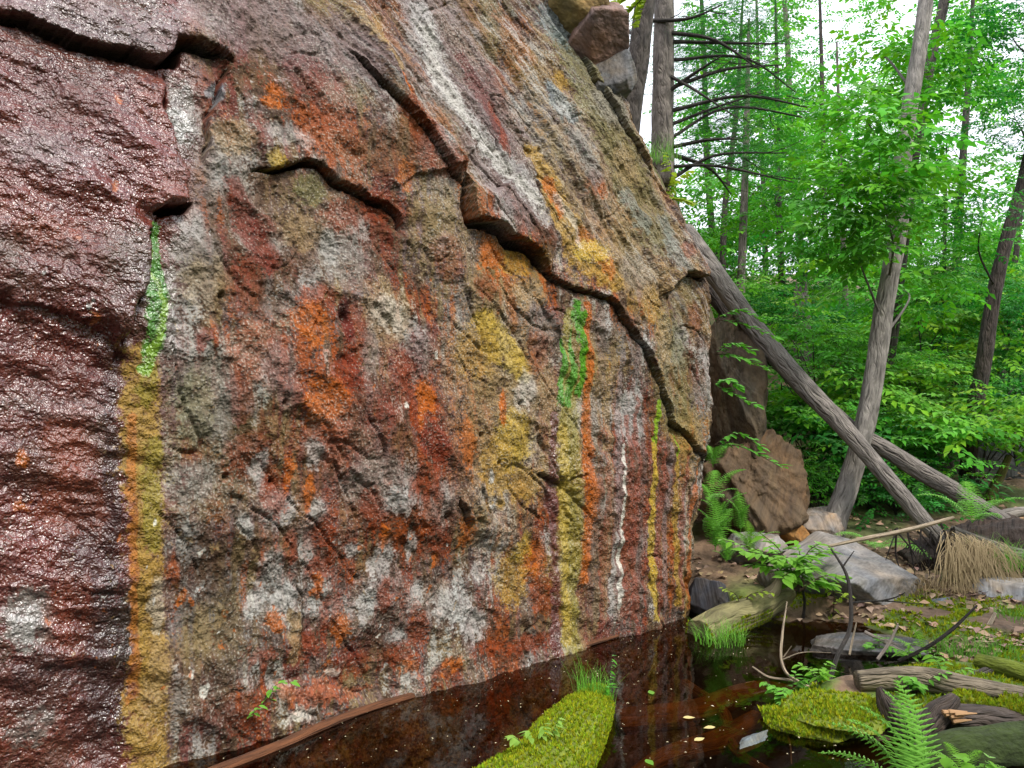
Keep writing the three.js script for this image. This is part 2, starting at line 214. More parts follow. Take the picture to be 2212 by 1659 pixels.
  // left face
  stain(C.maroon, [[120, 300, 240, 200]], 0.6); stain(C.mauve, [[90, 330, 140, 50]], 0.5, { fine: 0.9 }); stain(C.deep, [[300, 610, 70, 60]], 0.35); stain(C.red, [[330, 360, 50, 60]], 0.5); stain(C.rust, [[120, 500, 60, 30]], 0.5); stain(C.rust, [[80, 780, 80, 50]], 0.35); stain(C.maroon, [[120, 700, 220, 200]], 0.55); stain(C.deep, [[235, 800, 26, 120]], 0.7, V);
  stain(C.mauve, [[150, 880, 130, 30]], 0.3, { fine: 0.9 }); stain(C.rust, [[130, 1000, 120, 60]], 0.5); stain(C.deep, [[200, 1150, 80, 180]], 0.75, V); stain(C.rust, [[170, 1090, 90, 80]], 0.4); stain(C.deep, [[240, 1060, 22, 240]], 0.8, { vert: 0.5, wetness: 0.9 });
  stain(C.umber, [[60, 1010, 70, 70]], 0.5); stain(C.orange, [[50, 985, 18, 18]], 0.7); stain(C.orange, [[60, 1090, 20, 12]], 0.6); stain(C.black, [[230, 1420, 80, 200]], 0.75, V); stain(C.black, [[80, 1470, 100, 100]], 0.6); stain(C.grey, [[60, 1330, 70, 80]], 0.75); stain(C.pale, [[60, 1340, 40, 50]], 0.5, { fine: 0.95 }); stain(C.grey, [[70, 1560, 60, 50]], 0.5); stain(C.deep, [[210, 1560, 100, 120]], 0.65); stain(C.rust, [[150, 1330, 60, 120]], 0.4);
  // grey and brown to the side of the long seep
  stain(C.grey, [[420, 560, 60, 110]], 0.6); stain(C.tan, [[440, 620, 60, 80]], 0.4); stain(C.grey, [[440, 850, 80, 130]], 0.65); stain(C.sage, [[420, 880, 50, 100]], 0.45); stain(C.grey, [[420, 1040, 60, 60]], 0.6); stain(C.red, [[430, 730, 30, 26]], 0.7); stain(C.pale, [[400, 480, 40, 50]], 0.4);
  stain(C.red, [[500, 400, 24], [530, 480, 34], [570, 560, 40]], 0.65); stain(C.rust, [[520, 620, 50, 80]], 0.5); stain(C.salmon, [[560, 760, 60, 90]], 0.5); stain(C.red, [[510, 860, 30, 80]], 0.5, V); stain(C.rust, [[530, 980, 50, 60]], 0.6); stain(C.mauve, [[600, 820, 40, 100]], 0.5);
  stain(C.umber, [[450, 1230, 80, 110]], 0.6); stain(C.umber, [[520, 1360, 90, 60]], 0.55); stain(C.black, [[490, 1290, 30, 50]], 0.5); stain(C.brown, [[430, 1480, 90, 80]], 0.5); stain(C.rust, [[520, 1540, 60, 60]], 0.5); stain(C.black, [[470, 1560, 60, 60]], 0.4);
  // middle
  stain(C.sage, [[670, 410, 50, 40]], 0.7); stain(C.tan, [[650, 500, 60, 50]], 0.5); stain(C.rust, [[740, 470, 40, 40]], 0.6); stain(C.red, [[570, 490, 30, 30]], 0.5); stain(C.grey, [[740, 560, 60, 60]], 0.6); stain(C.pale, [[720, 540, 20, 50]], 0.4, V);
  stain(C.rust, [[680, 650, 50, 50]], 0.8); stain(C.orange, [[670, 700, 40, 60]], 0.7, V); stain(C.rust, [[760, 730, 50, 100]], 0.75, V); stain(C.red, [[730, 800, 40, 60]], 0.6, V); stain(C.orange, [[690, 860, 50, 60]], 0.6, V); stain(C.maroon, [[737, 690, 16, 60]], 0.85, { rag: 0.3 }); stain(C.black, [[738, 670, 12, 24]], 0.6);
  stain(C.rust, [[900, 880, 46, 70]], 0.85, V); stain(C.orange, [[910, 860, 26, 50]], 0.75, V); stain(C.red, [[930, 960, 36, 60]], 0.7, V); stain(C.orange, [[1000, 960, 24, 80]], 0.6, V); stain(C.rust, [[870, 800, 26, 60]], 0.6, V); stain(C.salmon, [[700, 960, 70, 60]], 0.5); stain(C.tan, [[830, 680, 60, 90]], 0.55); stain(C.white, [[830, 680, 40, 50]], 0.35, V); stain(C.grey, [[790, 760, 24, 80]], 0.5, V); stain(C.grey, [[810, 1040, 80, 70]], 0.5); stain(C.mauve, [[900, 740, 40, 60]], 0.5); stain(C.rust, [[960, 560, 40, 60]], 0.5);
  stain(C.orange, [[1060, 560, 40, 50]], 0.8); stain(C.ochre, [[1110, 560, 30, 50]], 0.7); stain(C.rust, [[1040, 620, 30, 40]], 0.6); stain(C.yellow, [[1040, 690, 26], [1080, 750, 40], [1120, 800, 24]], 0.7); stain(C.ochre, [[1030, 760, 50, 70]], 0.55); stain(C.tan, [[1140, 640, 34, 40]], 0.6); stain(C.rust, [[1150, 760, 34, 60]], 0.5); stain(C.mauve, [[1150, 680, 30, 26]], 0.5);
  stain(C.yellow, [[1110, 950, 44, 80]], 0.7, V); stain(C.ochre, [[1070, 1010, 40, 90]], 0.7, V); stain(C.ochre, [[1130, 1050, 44, 50]], 0.7); stain(C.orange, [[1085, 880, 10, 46]], 0.9, { rag: 0.25 }); stain(C.pale, [[1130, 840, 24, 50]], 0.5); stain(C.pale, [[1060, 1030, 8, 14]], 0.8); stain(C.pale, [[1060, 1090, 8, 10]], 0.7); stain(C.grey, [[940, 1080, 50, 50]], 0.4);
  // the lower face: rust and pale lichen crusts
  for (const [x, y, a, b] of [[560, 1010, 20, 60], [600, 1100, 40, 50], [580, 1230, 40, 60], [620, 1290, 30, 40], [670, 980, 30, 40], [760, 1190, 26, 20], [820, 1210, 30, 60], [850, 1080, 40, 40], [900, 1290, 26, 40], [980, 1310, 50, 50], [1020, 1350, 40, 40], [800, 1310, 24, 40], [740, 1320, 30, 40], [860, 1380, 30, 26], [1040, 1230, 20, 30], [880, 1180, 20, 40], [520, 1140, 26, 40], [560, 1300, 30, 30], [680, 1100, 26, 30]]) stain(C.pale, [[x, y, a, b]], 0.62, { rag: 0.9, fine: 0.9, vert: 0.3 });
  for (const [x, y, a, b] of [[690, 1230, 30, 60], [720, 1330, 40, 60], [650, 1400, 50, 40], [760, 1440, 60, 36], [850, 1420, 50, 40], [900, 1350, 24, 60], [960, 1450, 40, 30], [590, 1060, 30, 60], [800, 1100, 30, 60], [950, 1180, 30, 50], [900, 1050, 40, 50], [620, 1180, 30, 50], [700, 1150, 26, 50], [1050, 1400, 40, 20], [560, 1420, 40, 30], [830, 1280, 16, 50]]) stain(C.rust, [[x, y, a, b]], 0.72, { rag: 0.9, vert: 0.5 });
  for (const [x, y, a, b] of [[740, 1360, 26, 40], [940, 1210, 14, 20], [690, 1270, 16, 40], [880, 1440, 26, 20], [970, 1430, 26, 18], [600, 1340, 18, 26], [820, 1160, 12, 40], [720, 1440, 20, 14], [1000, 1160, 20, 50], [620, 1010, 16, 40], [660, 1060, 16, 50]]) stain(C.orange, [[x, y, a, b]], 0.75, { rag: 0.9, vert: 0.4 });
  stain(C.umber, [[820, 1380, 40, 50]], 0.6, V); stain(C.umber, [[950, 1240, 12, 60]], 0.6, V); stain(C.maroon, [[760, 1420, 40, 30]], 0.5); stain(C.tan, [[640, 1330, 16], [636, 1420, 18]], 0.7); stain(C.umber, [[480, 1440, 60, 50]], 0.5); stain(C.white, [[730, 1450, 14, 20]], 0.5); stain(C.brown, [[560, 1150, 40, 30]], 0.5);
  stain(C.orange, [[1150, 1210, 30, 60]], 0.85); stain(C.ochre, [[1110, 1250, 40, 70]], 0.75, V); stain(C.yellow, [[1130, 1180, 20, 40]], 0.6); stain(C.rust, [[1170, 1290, 30, 60]], 0.75); stain(C.rust, [[1130, 1390, 70, 24]], 0.8); stain(C.salmon, [[680, 1500, 70, 34]], 0.85); stain(C.white, [[640, 1540, 40, 20]], 0.5, { fine: 0.95 }); stain(C.orange, [[610, 1500, 30, 30]], 0.6); stain(C.black, [[640, 1580, 60, 8]], 0.6); stain(C.salmon, [[770, 1500, 60, 12]], 0.7);
  stain(C.maroon, [[1195, 900, 10], [1190, 1030, 13], [1196, 1200, 12], [1196, 1400, 12]], 0.85, { rag: 0.35, vert: 0.4, wetness: 0.8 });
  // the streaked end of the face
  for (const [x, c, w, y0, y1, a] of [[1290, 'brown', 16, 680, 1330, 0.5], [1310, 'tan', 8, 800, 1330, 0.5], [1330, 'mauve', 10, 760, 1330, 0.5], [1340, 'white', 4, 960, 1310, 0.75], [1352, 'rust', 8, 900, 1330, 0.7], [1368, 'rust', 8, 860, 1330, 0.7], [1380, 'umber', 6, 880, 1320, 0.5], [1424, 'rust', 8, 960, 1320, 0.7], [1438, 'mauve', 7, 960, 1320, 0.6], [1475, 'rust', 7, 980, 1310, 0.7], [1486, 'tan', 4, 1000, 1310, 0.6], [1500, 'orange', 9, 1010, 1310, 0.75], [1512, 'umber', 5, 1040, 1300, 0.6], [1305, 'rust', 9, 980, 1340, 0.6], [1325, 'pale', 6, 1150, 1320, 0.5]]) stain(C[c], [[x, y0, w * 0.6], [x - 4, (y0 + y1) / 2, w], [x - 6, y1, w]], a, { rag: 0.45, vert: 0.9, fine: 0.55, wetness: 0.35 });
  stain(C.orange, [[1262, 660, 9], [1268, 900, 12], [1270, 1100, 14], [1262, 1250, 10]], 0.85, { rag: 0.35, vert: 0.5 });
  // seeps with algae
  stain(C.ochre, [[300, 770, 40], [305, 900, 46], [312, 1060, 48], [312, 1250, 46], [320, 1400, 46], [320, 1680, 50]], 0.92, { rag: 0.6, fine: 0.6, vert: 0.5, wetness: 0.3 });
  stain(C.olive, [[330, 960, 24], [330, 1060, 28], [325, 1180, 22]], 0.75); stain(C.olive, [[320, 800, 20], [310, 860, 24]], 0.7); stain(C.orange, [[285, 900, 12], [282, 1250, 12], [290, 1500, 14]], 0.55); stain(C.pale, [[340, 1300, 24, 70]], 0.4); stain(C.tan, [[335, 1450, 30, 90]], 0.5);
  stain(C.grey, [[340, 600, 40], [345, 740, 40]], 0.4, { wetness: 0.9 }); stain(C.moss, [[335, 490, 10], [330, 560, 15], [335, 640, 26], [325, 720, 26], [310, 790, 18]], 0.85, { rag: 0.7, fine: 0.6, wetness: 0.9 }); stain(C.lime, [[322, 520, 4], [320, 580, 5], [350, 660, 9], [310, 800, 16]], 0.8, { wetness: 0.9 });
  stain(C.olive, [[1232, 680, 14], [1226, 800, 24], [1228, 950, 30], [1232, 1150, 30], [1230, 1400, 22]], 0.85, { rag: 0.3, fine: 0.5, vert: 0.4, wetness: 0.5 }); stain(C.yellow, [[1215, 930, 12], [1218, 1100, 14], [1222, 1380, 12]], 0.6);
  for (const p of [[[1243, 655, 9], [1234, 760, 11], [1228, 870, 11]], [[1255, 680, 7], [1252, 800, 9], [1248, 850, 8]], [[1210, 740, 7], [1210, 870, 9]]]) stain(C.moss, p, 0.9, { rag: 0.3, fine: 0.4 });
  stain(C.rust, [[1238, 740, 6, 60]], 0.7, { rag: 0.3 });
  stain(C.lime, [[1413, 870, 6], [1405, 960, 6]], 0.85, { rag: 0.3 }); stain(C.yellow, [[1403, 960, 7], [1400, 1130, 8], [1408, 1330, 10]], 0.85, { rag: 0.3, fine: 0.4 }); stain(C.lime, [[1449, 945, 4], [1449, 1000, 4]], 0.8, { rag: 0.3 }); stain(C.ochre, [[1450, 990, 6], [1458, 1150, 7], [1462, 1300, 8]], 0.85, { rag: 0.3, fine: 0.4 });
  // lichen rosettes
  const r = rng(5), spots = [[245, 222, 11, 'orange'], [205, 692, 11, 'orange'], [188, 660, 9, 'pale'], [246, 408, 10, 'orange'], [455, 1180, 14, 'tan'], [400, 1175, 9, 'tan'], [425, 1195, 12, 'white'], [400, 1290, 12, 'orange'], [428, 1275, 9, 'pale'], [480, 1330, 13, 'tan'], [475, 1395, 11, 'orange'], [400, 1450, 11, 'white'], [440, 1480, 14, 'white'], [52, 990, 12, 'orange'], [455, 885, 6, 'tan'], [470, 985, 8, 'tan'], [110, 1330, 10, 'orange'], [65, 1090, 12, 'orange'], [150, 520, 6, 'orange'], [130, 210, 7, 'orange'], [215, 750, 6, 'orange']];
  for (let i = 0; i < 140; i++) { const x = 20 + r() * 980, y = r() < 0.75 ? 1150 + r() * 350 : 500 + r() * 650; spots.push([x, y, 2 + r() * 4.5, ['tan', 'orange', 'pale', 'white', 'orange'][r() * 5 | 0]]); }
  for (const [x, y, w, c] of spots) { stain(C[c], [[x, y, w, w * (0.8 + 0.4 * r())]], 0.75, { rag: 0.45, fine: 0.6 }); if (w > 7) stain(C[c === 'orange' ? 'tan' : 'orange'], [[x, y, w * 0.4]], 0.5); }
  const px = new Uint8Array(N * N * 4), bp = new Uint8Array(N * N * 4), rg = new Uint8Array(N * N * 4), sp = new Uint8Array(N * N * 4);
  for (let j = 0; j < N; j++) for (let i = 0; i < N; i++) {
    const k = j * N + i, s = T0[0] + (i + 0.5) / N * TS, t = T0[1] + (j + 0.5) / N * TS, wu = upperW(s, t), wl = leftW(s, t) * (1 - wu);
    const f1 = noise(s * 95, t * 95), f2 = noise(s * 190 + 7, t * 190), [a, b] = fol(s, t, -0.92, 22, 60), [c, e] = fol(s, t, -0.3, 22, 58);
    const fold = wu * noise(a, b) + wl * (0.9 * noise(c + 0.8 * f1, e + 1.2 * nB[k]) + 0.5 * f2) + (1 - wu - wl) * noise(s * 60, t * 42);
    const speck = ss(0.2, 0.42, f1 * 0.7 + f2 * 0.5 + 0.25 * nA[k]), dark = ss(0.18, 0.5, -f1 - 0.5 * f2);
    for (let z = 0; z < 3; z++) { let v = col[k * 3 + z]; v = lerp(v, C.white[z], speck * 0.4 * (1 - 0.75 * wl)); v *= 1 - 0.55 * dark; px[k * 4 + z] = toS(v); }
    px[k * 4 + 3] = bp[k * 4 + 3] = rg[k * 4 + 3] = 255;
    const h = 0.5 + 0.28 * fold + 0.22 * f1 + 0.12 * f2 + 0.2 * nB[k];
    bp[k * 4] = bp[k * 4 + 1] = bp[k * 4 + 2] = Math.round(255 * clamp(h));
    const ro = lerp(0.82, 0.28, clamp(wet[k] * (0.85 + 0.5 * nA[k]))) + 0.1 * f1; const w = Math.round(255 * clamp(0.12 + 0.6 * wet[k] + 0.15 * nA[k])); sp.fill(w, k * 4, k * 4 + 4); rg[k * 4] = rg[k * 4 + 1] = rg[k * 4 + 2] = Math.round(255 * clamp(ro, 0.18, 1));
  }
  const mk = (d, srgb) => { const t = new THREE.DataTexture(d, N, N); t.wrapS = t.wrapT = THREE.MirroredRepeatWrapping; t.magFilter = THREE.LinearFilter; t.minFilter = THREE.LinearMipmapLinearFilter; t.generateMipmaps = true; if (srgb) t.colorSpace = THREE.SRGBColorSpace; t.needsUpdate = true; return t; };
  rock.face = new THREE.MeshPhysicalMaterial({ map: mk(px, true), bumpMap: mk(bp), bumpScale: 0.018, roughnessMap: mk(rg), roughness: 1, ior: 2.0, specularIntensity: 1, specularIntensityMap: mk(sp), metalness: 0, side: THREE.DoubleSide });
}
// ---------------------------------------------------------------- the cliff: geometry, cut into slabs along its joints
const cliff = thing('cliff', 'tall rust, maroon and ochre stained rock cliff rising from the dark pool', null, null, 'structure');
{
  const NX = 860, NS = 60, NY = 760, W = NX + NS + 1, S0 = -1.6, Y0 = -0.55, Y1 = 6.2;
  const pos = new Float32Array(W * (NY + 1) * 3), uv = new Float32Array(W * (NY + 1) * 2), st = new Float32Array(W * (NY + 1) * 2);
  for (let j = 0; j <= NY; j++) {
    const v = j / NY, t = v < 0.86 ? lerp(Y0, 4.6, v / 0.86) : lerp(4.6, Y1, (v - 0.86) / 0.14), sc = cornerAt(t) + 0.03 * fbm(t * 4, 3, 3);
    for (let i = 0; i < W; i++) {
      const k = j * W + i; let s, h, back = 0, turn = 0;
      if (i <= NX) { const a = i / NX; s = a < 0.12 ? lerp(S0, -0.35, a / 0.12) : lerp(-0.35, sc, (a - 0.12) / 0.88); turn = ss(sc - 0.16, sc, s); }
      else { const a = (i - NX) / NS; back = 3.4 * a * a + 0.5 * a; s = sc + 0.10 * a + 0.1 * fbm(back * 2, t * 2, 3) * ss(0, 0.2, a); turn = 1; }
      h = lean(s, t) + relief(i <= NX ? s : sc + back, t) * (i <= NX ? 1 : 1 - 0.9 * ss(0, 0.3, back)) - turn * 0.05 - back;
      if (t > 5.2) h -= (t - 5.2) * 1.6;
      const p = facePoint(s, t, h); pos[k * 3] = p.x; pos[k * 3 + 1] = p.y; pos[k * 3 + 2] = p.z;
      uv[k * 2] = (s + back + 0.4 * cut - T0[0]) / TS; uv[k * 2 + 1] = (t + 0.9 * cut - T0[1]) / TS; st[k * 2] = s; st[k * 2 + 1] = t;
    }
  }
  // which slab: sides of the joints
  const sideOf = q => (s, t) => { let best = 1e9, sd = 1; for (let i = 1; i < q.length; i++) { const ax = q[i - 1][0], ay = q[i - 1][1], bx = q[i][0] - ax, by = q[i][1] - ay, k = clamp(((s - ax) * bx + (t - ay) * by) / (bx * bx + by * by)), d = Math.hypot(s - ax - k * bx, t - ay - k * by); if (d < best) { best = d; sd = bx * (t - ay) - by * (s - ax) > 0 ? 1 : -1; } } return sd; };
  const big = sideOf(line([[730, -300], [730, -10], [800, 110], [850, 215], [885, 262], [940, 308], [983, 365], [992, 425], [1000, 478], [1060, 492], [1145, 545], [1180, 592], [1232, 622], [1300, 642], [1350, 720], [1400, 792], [1440, 912], [1480, 950], [1560, 1050]]));
  const leftSlab = sideOf(line([[230, 1800], [245, 1200], [255, 745], [270, 680], [300, 640], [315, 570], [310, 505], [335, 447], [392, 438], [396, 390], [345, 230], [352, 150], [330, 138], [230, 112], [60, 50], [-200, -20]]));
  const topLeft = sideOf(line([[-300, -60], [60, 50], [230, 112], [330, 138], [372, 92], [430, 98], [505, 142], [560, 250], [570, 372], [650, 350], [720, 395], [830, 445], [858, 500], [985, 410]]));
  const idx = [[], [], [], []];
  for (let j = 0; j < NY; j++) for (let i = 0; i < W - 1; i++) {
    const a = j * W + i, b = a + 1, c = a + W, d = c + 1, s = st[a * 2], t = st[a * 2 + 1];
    const r = i >= NX || big(s, t) > 0 ? 3 : leftSlab(s, t) > 0 ? 1 : topLeft(s, t) > 0 ? 2 : 0;
    idx[r].push(a, b, d, a, d, c);
  }
  const all = geom(pos, idx.flat(), uv), nor = all.getAttribute('normal');
  const lab = ['rust and pale lichen streaked main wall', 'wet dark maroon slab beside the long yellow seep', 'brown overhanging slab above the arched crack', 'grey and ochre slanting upper slab'];
  idx.forEach((ix, n) => {
    const map = new Map(), p = [], q = [], u = [], o = [];
    for (const k of ix) { let m = map.get(k); if (m === undefined) { m = map.size; map.set(k, m); p.push(pos[k * 3], pos[k * 3 + 1], pos[k * 3 + 2]); q.push(nor.getX(k), nor.getY(k), nor.getZ(k)); u.push(uv[k * 2], uv[k * 2 + 1]); } o.push(m); }
    const g = new THREE.BufferGeometry(); g.setAttribute('position', new THREE.Float32BufferAttribute(p, 3)); g.setAttribute('normal', new THREE.Float32BufferAttribute(q, 3)); g.setAttribute('uv', new THREE.Float32BufferAttribute(u, 2)); g.setIndex(o);
    part(cliff, 'rock_slab', g, rock.face).userData.label = lab[n];
  });
}
console.log('cliff built');

// ---------------------------------------------------------------- shared materials
const grainBump = tex(512, (u, v) => 0.5 + 0.5 * tile((a, b) => fbm(a * 14, b * 14, 5), u, v));
const stoneMap = tex(512, (u, v) => { const n = tile((a, b) => fbm(a * 7 + 3, b * 7, 5), u, v), m = tile((a, b) => fbm(a * 40, b * 40, 2), u, v), g = 0.72 + 0.5 * n + 0.25 * m; return [g, g, g]; }, true);
const stone = (hex, rough = 0.85) => new THREE.MeshStandardMaterial({ color: hex, map: stoneMap, bumpMap: grainBump, bumpScale: 0.02, roughness: rough, side: THREE.DoubleSide, vertexColors: true });
const barkBump = tex(512, (u, v) => 0.5 + 0.75 * tile((a, b) => ridge(a * 11 + 0.6 * noise(a * 9, b * 7), b * 3.2, 3) - 0.45, u, v));
const barkMap = tex(512, (u, v) => { const r = tile((a, b) => ridge(a * 11 + 0.6 * noise(a * 9, b * 7), b * 3.2, 3), u, v), n = tile((a, b) => fbm(a * 9, b * 5 + 4, 4), u, v), l = ss(0.25, 0.5, tile((a, b) => fbm(a * 16 + 8, b * 16, 3), u, v)); const g = 0.36 + 0.62 * r + 0.3 * n; return [lerp(g, 0.95, l * 0.35), lerp(g, 1, l * 0.4), lerp(g, 0.92, l * 0.35)]; }, true);
const bark = (hex, bump = 0.045) => new THREE.MeshStandardMaterial({ color: hex, map: barkMap, bumpMap: barkBump, bumpScale: bump, roughness: 0.9 });
const barkGrey = bark('#7e746b'), barkDark = bark('#4c443d'), barkPale = bark('#958c82', 0.02), barkBrown = bark('#7a6048'), barkDeep = bark('#40352e');
const deadWood = bark('#b9a58a', 0.008), twigGrey = bark('#9a8c80', 0.004), rotten = bark('#6a5340', 0.025), plank = bark('#6e4224', 0.012);
const leafMat = (r, g, b, tr = 0.5) => { const m = new THREE.MeshPhysicalMaterial({ roughness: 0.9, transmission: tr, thickness: 0, ior: 1.4, specularIntensity: 0.35, side: THREE.DoubleSide }); m.color.setRGB(r, g, b); return m; };
const leafGreen = leafMat(0.1, 0.36, 0.02), leafDeep = leafMat(0.035, 0.25, 0.025), needleGreen = leafMat(0.035, 0.24, 0.03), leafYoung = leafMat(0.18, 0.42, 0.03), fernGreen = leafMat(0.15, 0.4, 0.04, 0.4), grassGreen = leafMat(0.16, 0.4, 0.04, 0.35), mossGreen = leafMat(0.3, 0.38, 0.015, 0.25);
const solid = (r, g, b, rough = 0.95) => { const m = new THREE.MeshStandardMaterial({ roughness: rough, side: THREE.DoubleSide }); m.color.setRGB(r, g, b); return m; };
const dryGrass = solid(0.34, 0.25, 0.13), litterMat = solid(0.36, 0.24, 0.15), mossBase = new THREE.MeshStandardMaterial({ map: stoneMap, bumpMap: grainBump, bumpScale: 0.02, roughness: 1 }); mossBase.color.setRGB(0.17, 0.21, 0.02);

// ---------------------------------------------------------------- the ground
const POOL = [[-8, -1], [4.2, -1], [4.2, 3.45], [3.0, 3.5], [2.2, 3.6], [1.6, 3.72], [1.3, 3.84], [1.32, 4.06], [1.58, 4.37], [2.05, 4.59], [2.5, 4.72], [2.5, 5.1], [2.3, 5.5], [1.84, 5.55], [1.5, 5.85], [1.26, 6.4], [-4, 6.4], [-8, 4]];
function poolDistance(x, d) { let best = 1e9, inside = false; for (let i = 0, j = POOL.length - 1; i < POOL.length; j = i++) { const [ax, ay] = POOL[j], [bx, by] = POOL[i], ex = bx - ax, ey = by - ay, k = clamp(((x - ax) * ex + (d - ay) * ey) / (ex * ex + ey * ey)); best = Math.min(best, Math.hypot(x - ax - k * ex, d - ay - k * ey)); if ((ay > d) !== (by > d) && x < (bx - ax) * (d - ay) / (by - ay) + ax) inside = !inside; } return inside ? -best : best; }
function ground(x, d) {
  const sd = poolDistance(x, d) + 0.12 * fbm(x * 2.2, d * 2.2, 2), behind = -((x - CW.x) * CN.x + (-d - CW.z) * CN.z);
  const e = (x - 1.3) * 0.98 - (d - 5.75) * 0.2;
  let h = sd < 0 ? Math.max(-0.45, sd * 0.9) : 0.09 * ss(0, 0.25, sd) + 0.05 * ss(0.2, 1.5, sd);
  if (sd > 0) h += 0.1 * Math.max(0, d - 5.9) * ss(0, 0.6, sd) + 0.11 * Math.max(0, d - 7.8) - 0.07 * Math.max(0, d - 24) + 0.05 * Math.max(0, x - 4) * ss(4, 8, d);
  h += 0.55 * Math.max(0, -d - 0.8) * ss(12, 0, -d) + 0.25 * Math.max(0, x - 5) * ss(6, 1, d);
  const hill = ss(1.35, 2.3, behind) * ss(0.95, -0.55, e + 0.15 * fbm(x, d, 2));
  h += hill * 3.45 + 0.05 * fbm(x * 1.7, d * 1.7, 3) * ss(-0.2, 0.4, sd) + 0.018 * fbm(x * 9, d * 9, 2);
  return h;
}
{
  const xs = [], ds = [], n = 360;
  for (let i = 0; i <= n; i++) { const a = i / n * 2 - 1; xs.push(2.2 + (a < 0 ? -1 : 1) * (Math.abs(a) * 4 + Math.pow(Math.abs(a), 4) * 40)); }
  for (let i = 0; i <= n; i++) { const a = i / n; ds.push(a < 0.15 ? lerp(-14, 2.8, a / 0.15) : a < 0.7 ? lerp(2.8, 9, (a - 0.15) / 0.55) : lerp(9, 62, Math.pow((a - 0.7) / 0.3, 1.8))); }
  const pos = [], uv = [], col = [], idx = [];
  const LIT = [0.2, 0.125, 0.075], MOSS = [0.12, 0.19, 0.02], MUD = [0.05, 0.032, 0.018], GRN = [0.07, 0.13, 0.02];
  for (const d of ds) for (const x of xs) {
    const h = ground(x, d); pos.push(x, h, -d); uv.push(x / 1.5, d / 1.5);
    const sd = poolDistance(x, d), m = ss(-0.05, 0.25, fbm(x * 2.6 + 4, d * 2.6, 3) + 0.3 * ss(5.6, 4.6, d)) * ss(6.6, 5.6, d), g = 0.7 * ss(0, 0.3, fbm(x * 0.8, d * 0.8 + 9, 3)) * ss(5.8, 7.5, d), w = ss(0.05, -0.04, sd);
    for (let z = 0; z < 3; z++) col.push(lerp(lerp(lerp(LIT[z], MOSS[z], m), GRN[z], g), MUD[z], w));
  }
  for (let j = 0; j < n; j++) for (let i = 0; i < n; i++) { const a = j * (n + 1) + i, c = a + n + 1; idx.push(a, a + 1, c + 1, a, c + 1, c); }
  const m = new THREE.MeshStandardMaterial({ map: stoneMap, bumpMap: grainBump, bumpScale: 0.03, roughness: 0.95, vertexColors: true, side: THREE.DoubleSide });
  single(new THREE.Mesh(geom(pos, idx, uv, col), m), 'ground', 'leaf littered forest floor and mossy pool bank rising to a wooded slope', null, null, 'structure');
  // the pool
  const sh = new THREE.Shape(POOL.map(([x, d]) => new THREE.Vector2(x, d))), wg = new THREE.PlaneGeometry(17, 12, 1, 1); wg.rotateX(-Math.PI / 2); wg.translate(-0.4, 0, -2.6);
  for (let i = 0; i < wg.attributes.uv.count; i++) wg.attributes.uv.setXY(i, wg.attributes.position.getX(i) / 1.6, wg.attributes.position.getZ(i) / 1.6);
  const water = new THREE.MeshPhysicalMaterial({ transmission: 1, thickness: 0, roughness: 0.03, ior: 1.33, bumpMap: grainBump, bumpScale: 0.0006 }); water.color.setRGB(0.36, 0.24, 0.11);
  single(new THREE.Mesh(wg, water), 'water', 'still dark brown pool mirroring the stained cliff', null, null, 'structure');
}
const hit = (x, y, lift = 0) => { for (let d = 2.2; d < 40; d += 0.01) { const p = at(x, y, d); if (p.y <= Math.max(ground(p.x, d), -0.02) + lift) return p; } return at(x, y, 40); };
const groundAt = (x, y, d) => { const p = at(x, y, d); return V3(p.x, ground(p.x, d), -d); };

// ---------------------------------------------------------------- builders
function tube(pts, radii, { radial = 14, seg = 40, rough = 0.08, seed = 1, cap = true, flat = 1 } = {}) {
  const c = new THREE.CatmullRomCurve3(pts, false, 'centripetal'), pos = [], uv = [], idx = [], L = c.getLength();
  const t0 = c.getTangent(0), nrm = Math.abs(t0.y) < 0.9 ? V3(0, 1, 0) : V3(1, 0, 0); nrm.addScaledVector(t0, -nrm.dot(t0)).normalize(); let n = nrm;
  const rad = u => { const f = u * (radii.length - 1), i = Math.min(radii.length - 2, Math.floor(f)); return lerp(radii[i], radii[i + 1], f - i); }, turns = Math.max(1, Math.round(2 * Math.PI * rad(0.4) / 0.5));
  for (let i = 0; i <= seg; i++) {
    const u = i / seg, p = c.getPointAt(u), t = c.getTangentAt(u); n.addScaledVector(t, -n.dot(t)).normalize(); const b = V3().crossVectors(t, n), r = rad(u);
    for (let j = 0; j <= radial; j++) { const a = j / radial * Math.PI * 2, q = 1 + rough * 2.2 * fbm3(Math.cos(a) * 1.3 + seed, Math.sin(a) * 1.3, u * L * 2 + seed * 3, 3), x = Math.cos(a) * r * q, y = Math.sin(a) * r * q * flat; pos.push(p.x + n.x * y + b.x * x, p.y + n.y * y + b.y * x, p.z + n.z * y + b.z * x); uv.push(j / radial * turns, u * L / 0.9); }
  }
  for (let i = 0; i < seg; i++) for (let j = 0; j < radial; j++) { const a = i * (radial + 1) + j, d = a + radial + 1; idx.push(a, a + 1, d + 1, a, d + 1, d); }
  if (cap) for (const [row, dir] of [[0, 1], [seg, -1]]) { const p = c.getPointAt(row / seg), k = pos.length / 3; pos.push(p.x, p.y, p.z); uv.push(0.5, 0.5); for (let j = 0; j < radial; j++) { const a = row * (radial + 1) + j; dir > 0 ? idx.push(k, a + 1, a) : idx.push(k, a, a + 1); } }
  return geom(pos, idx, uv);
}
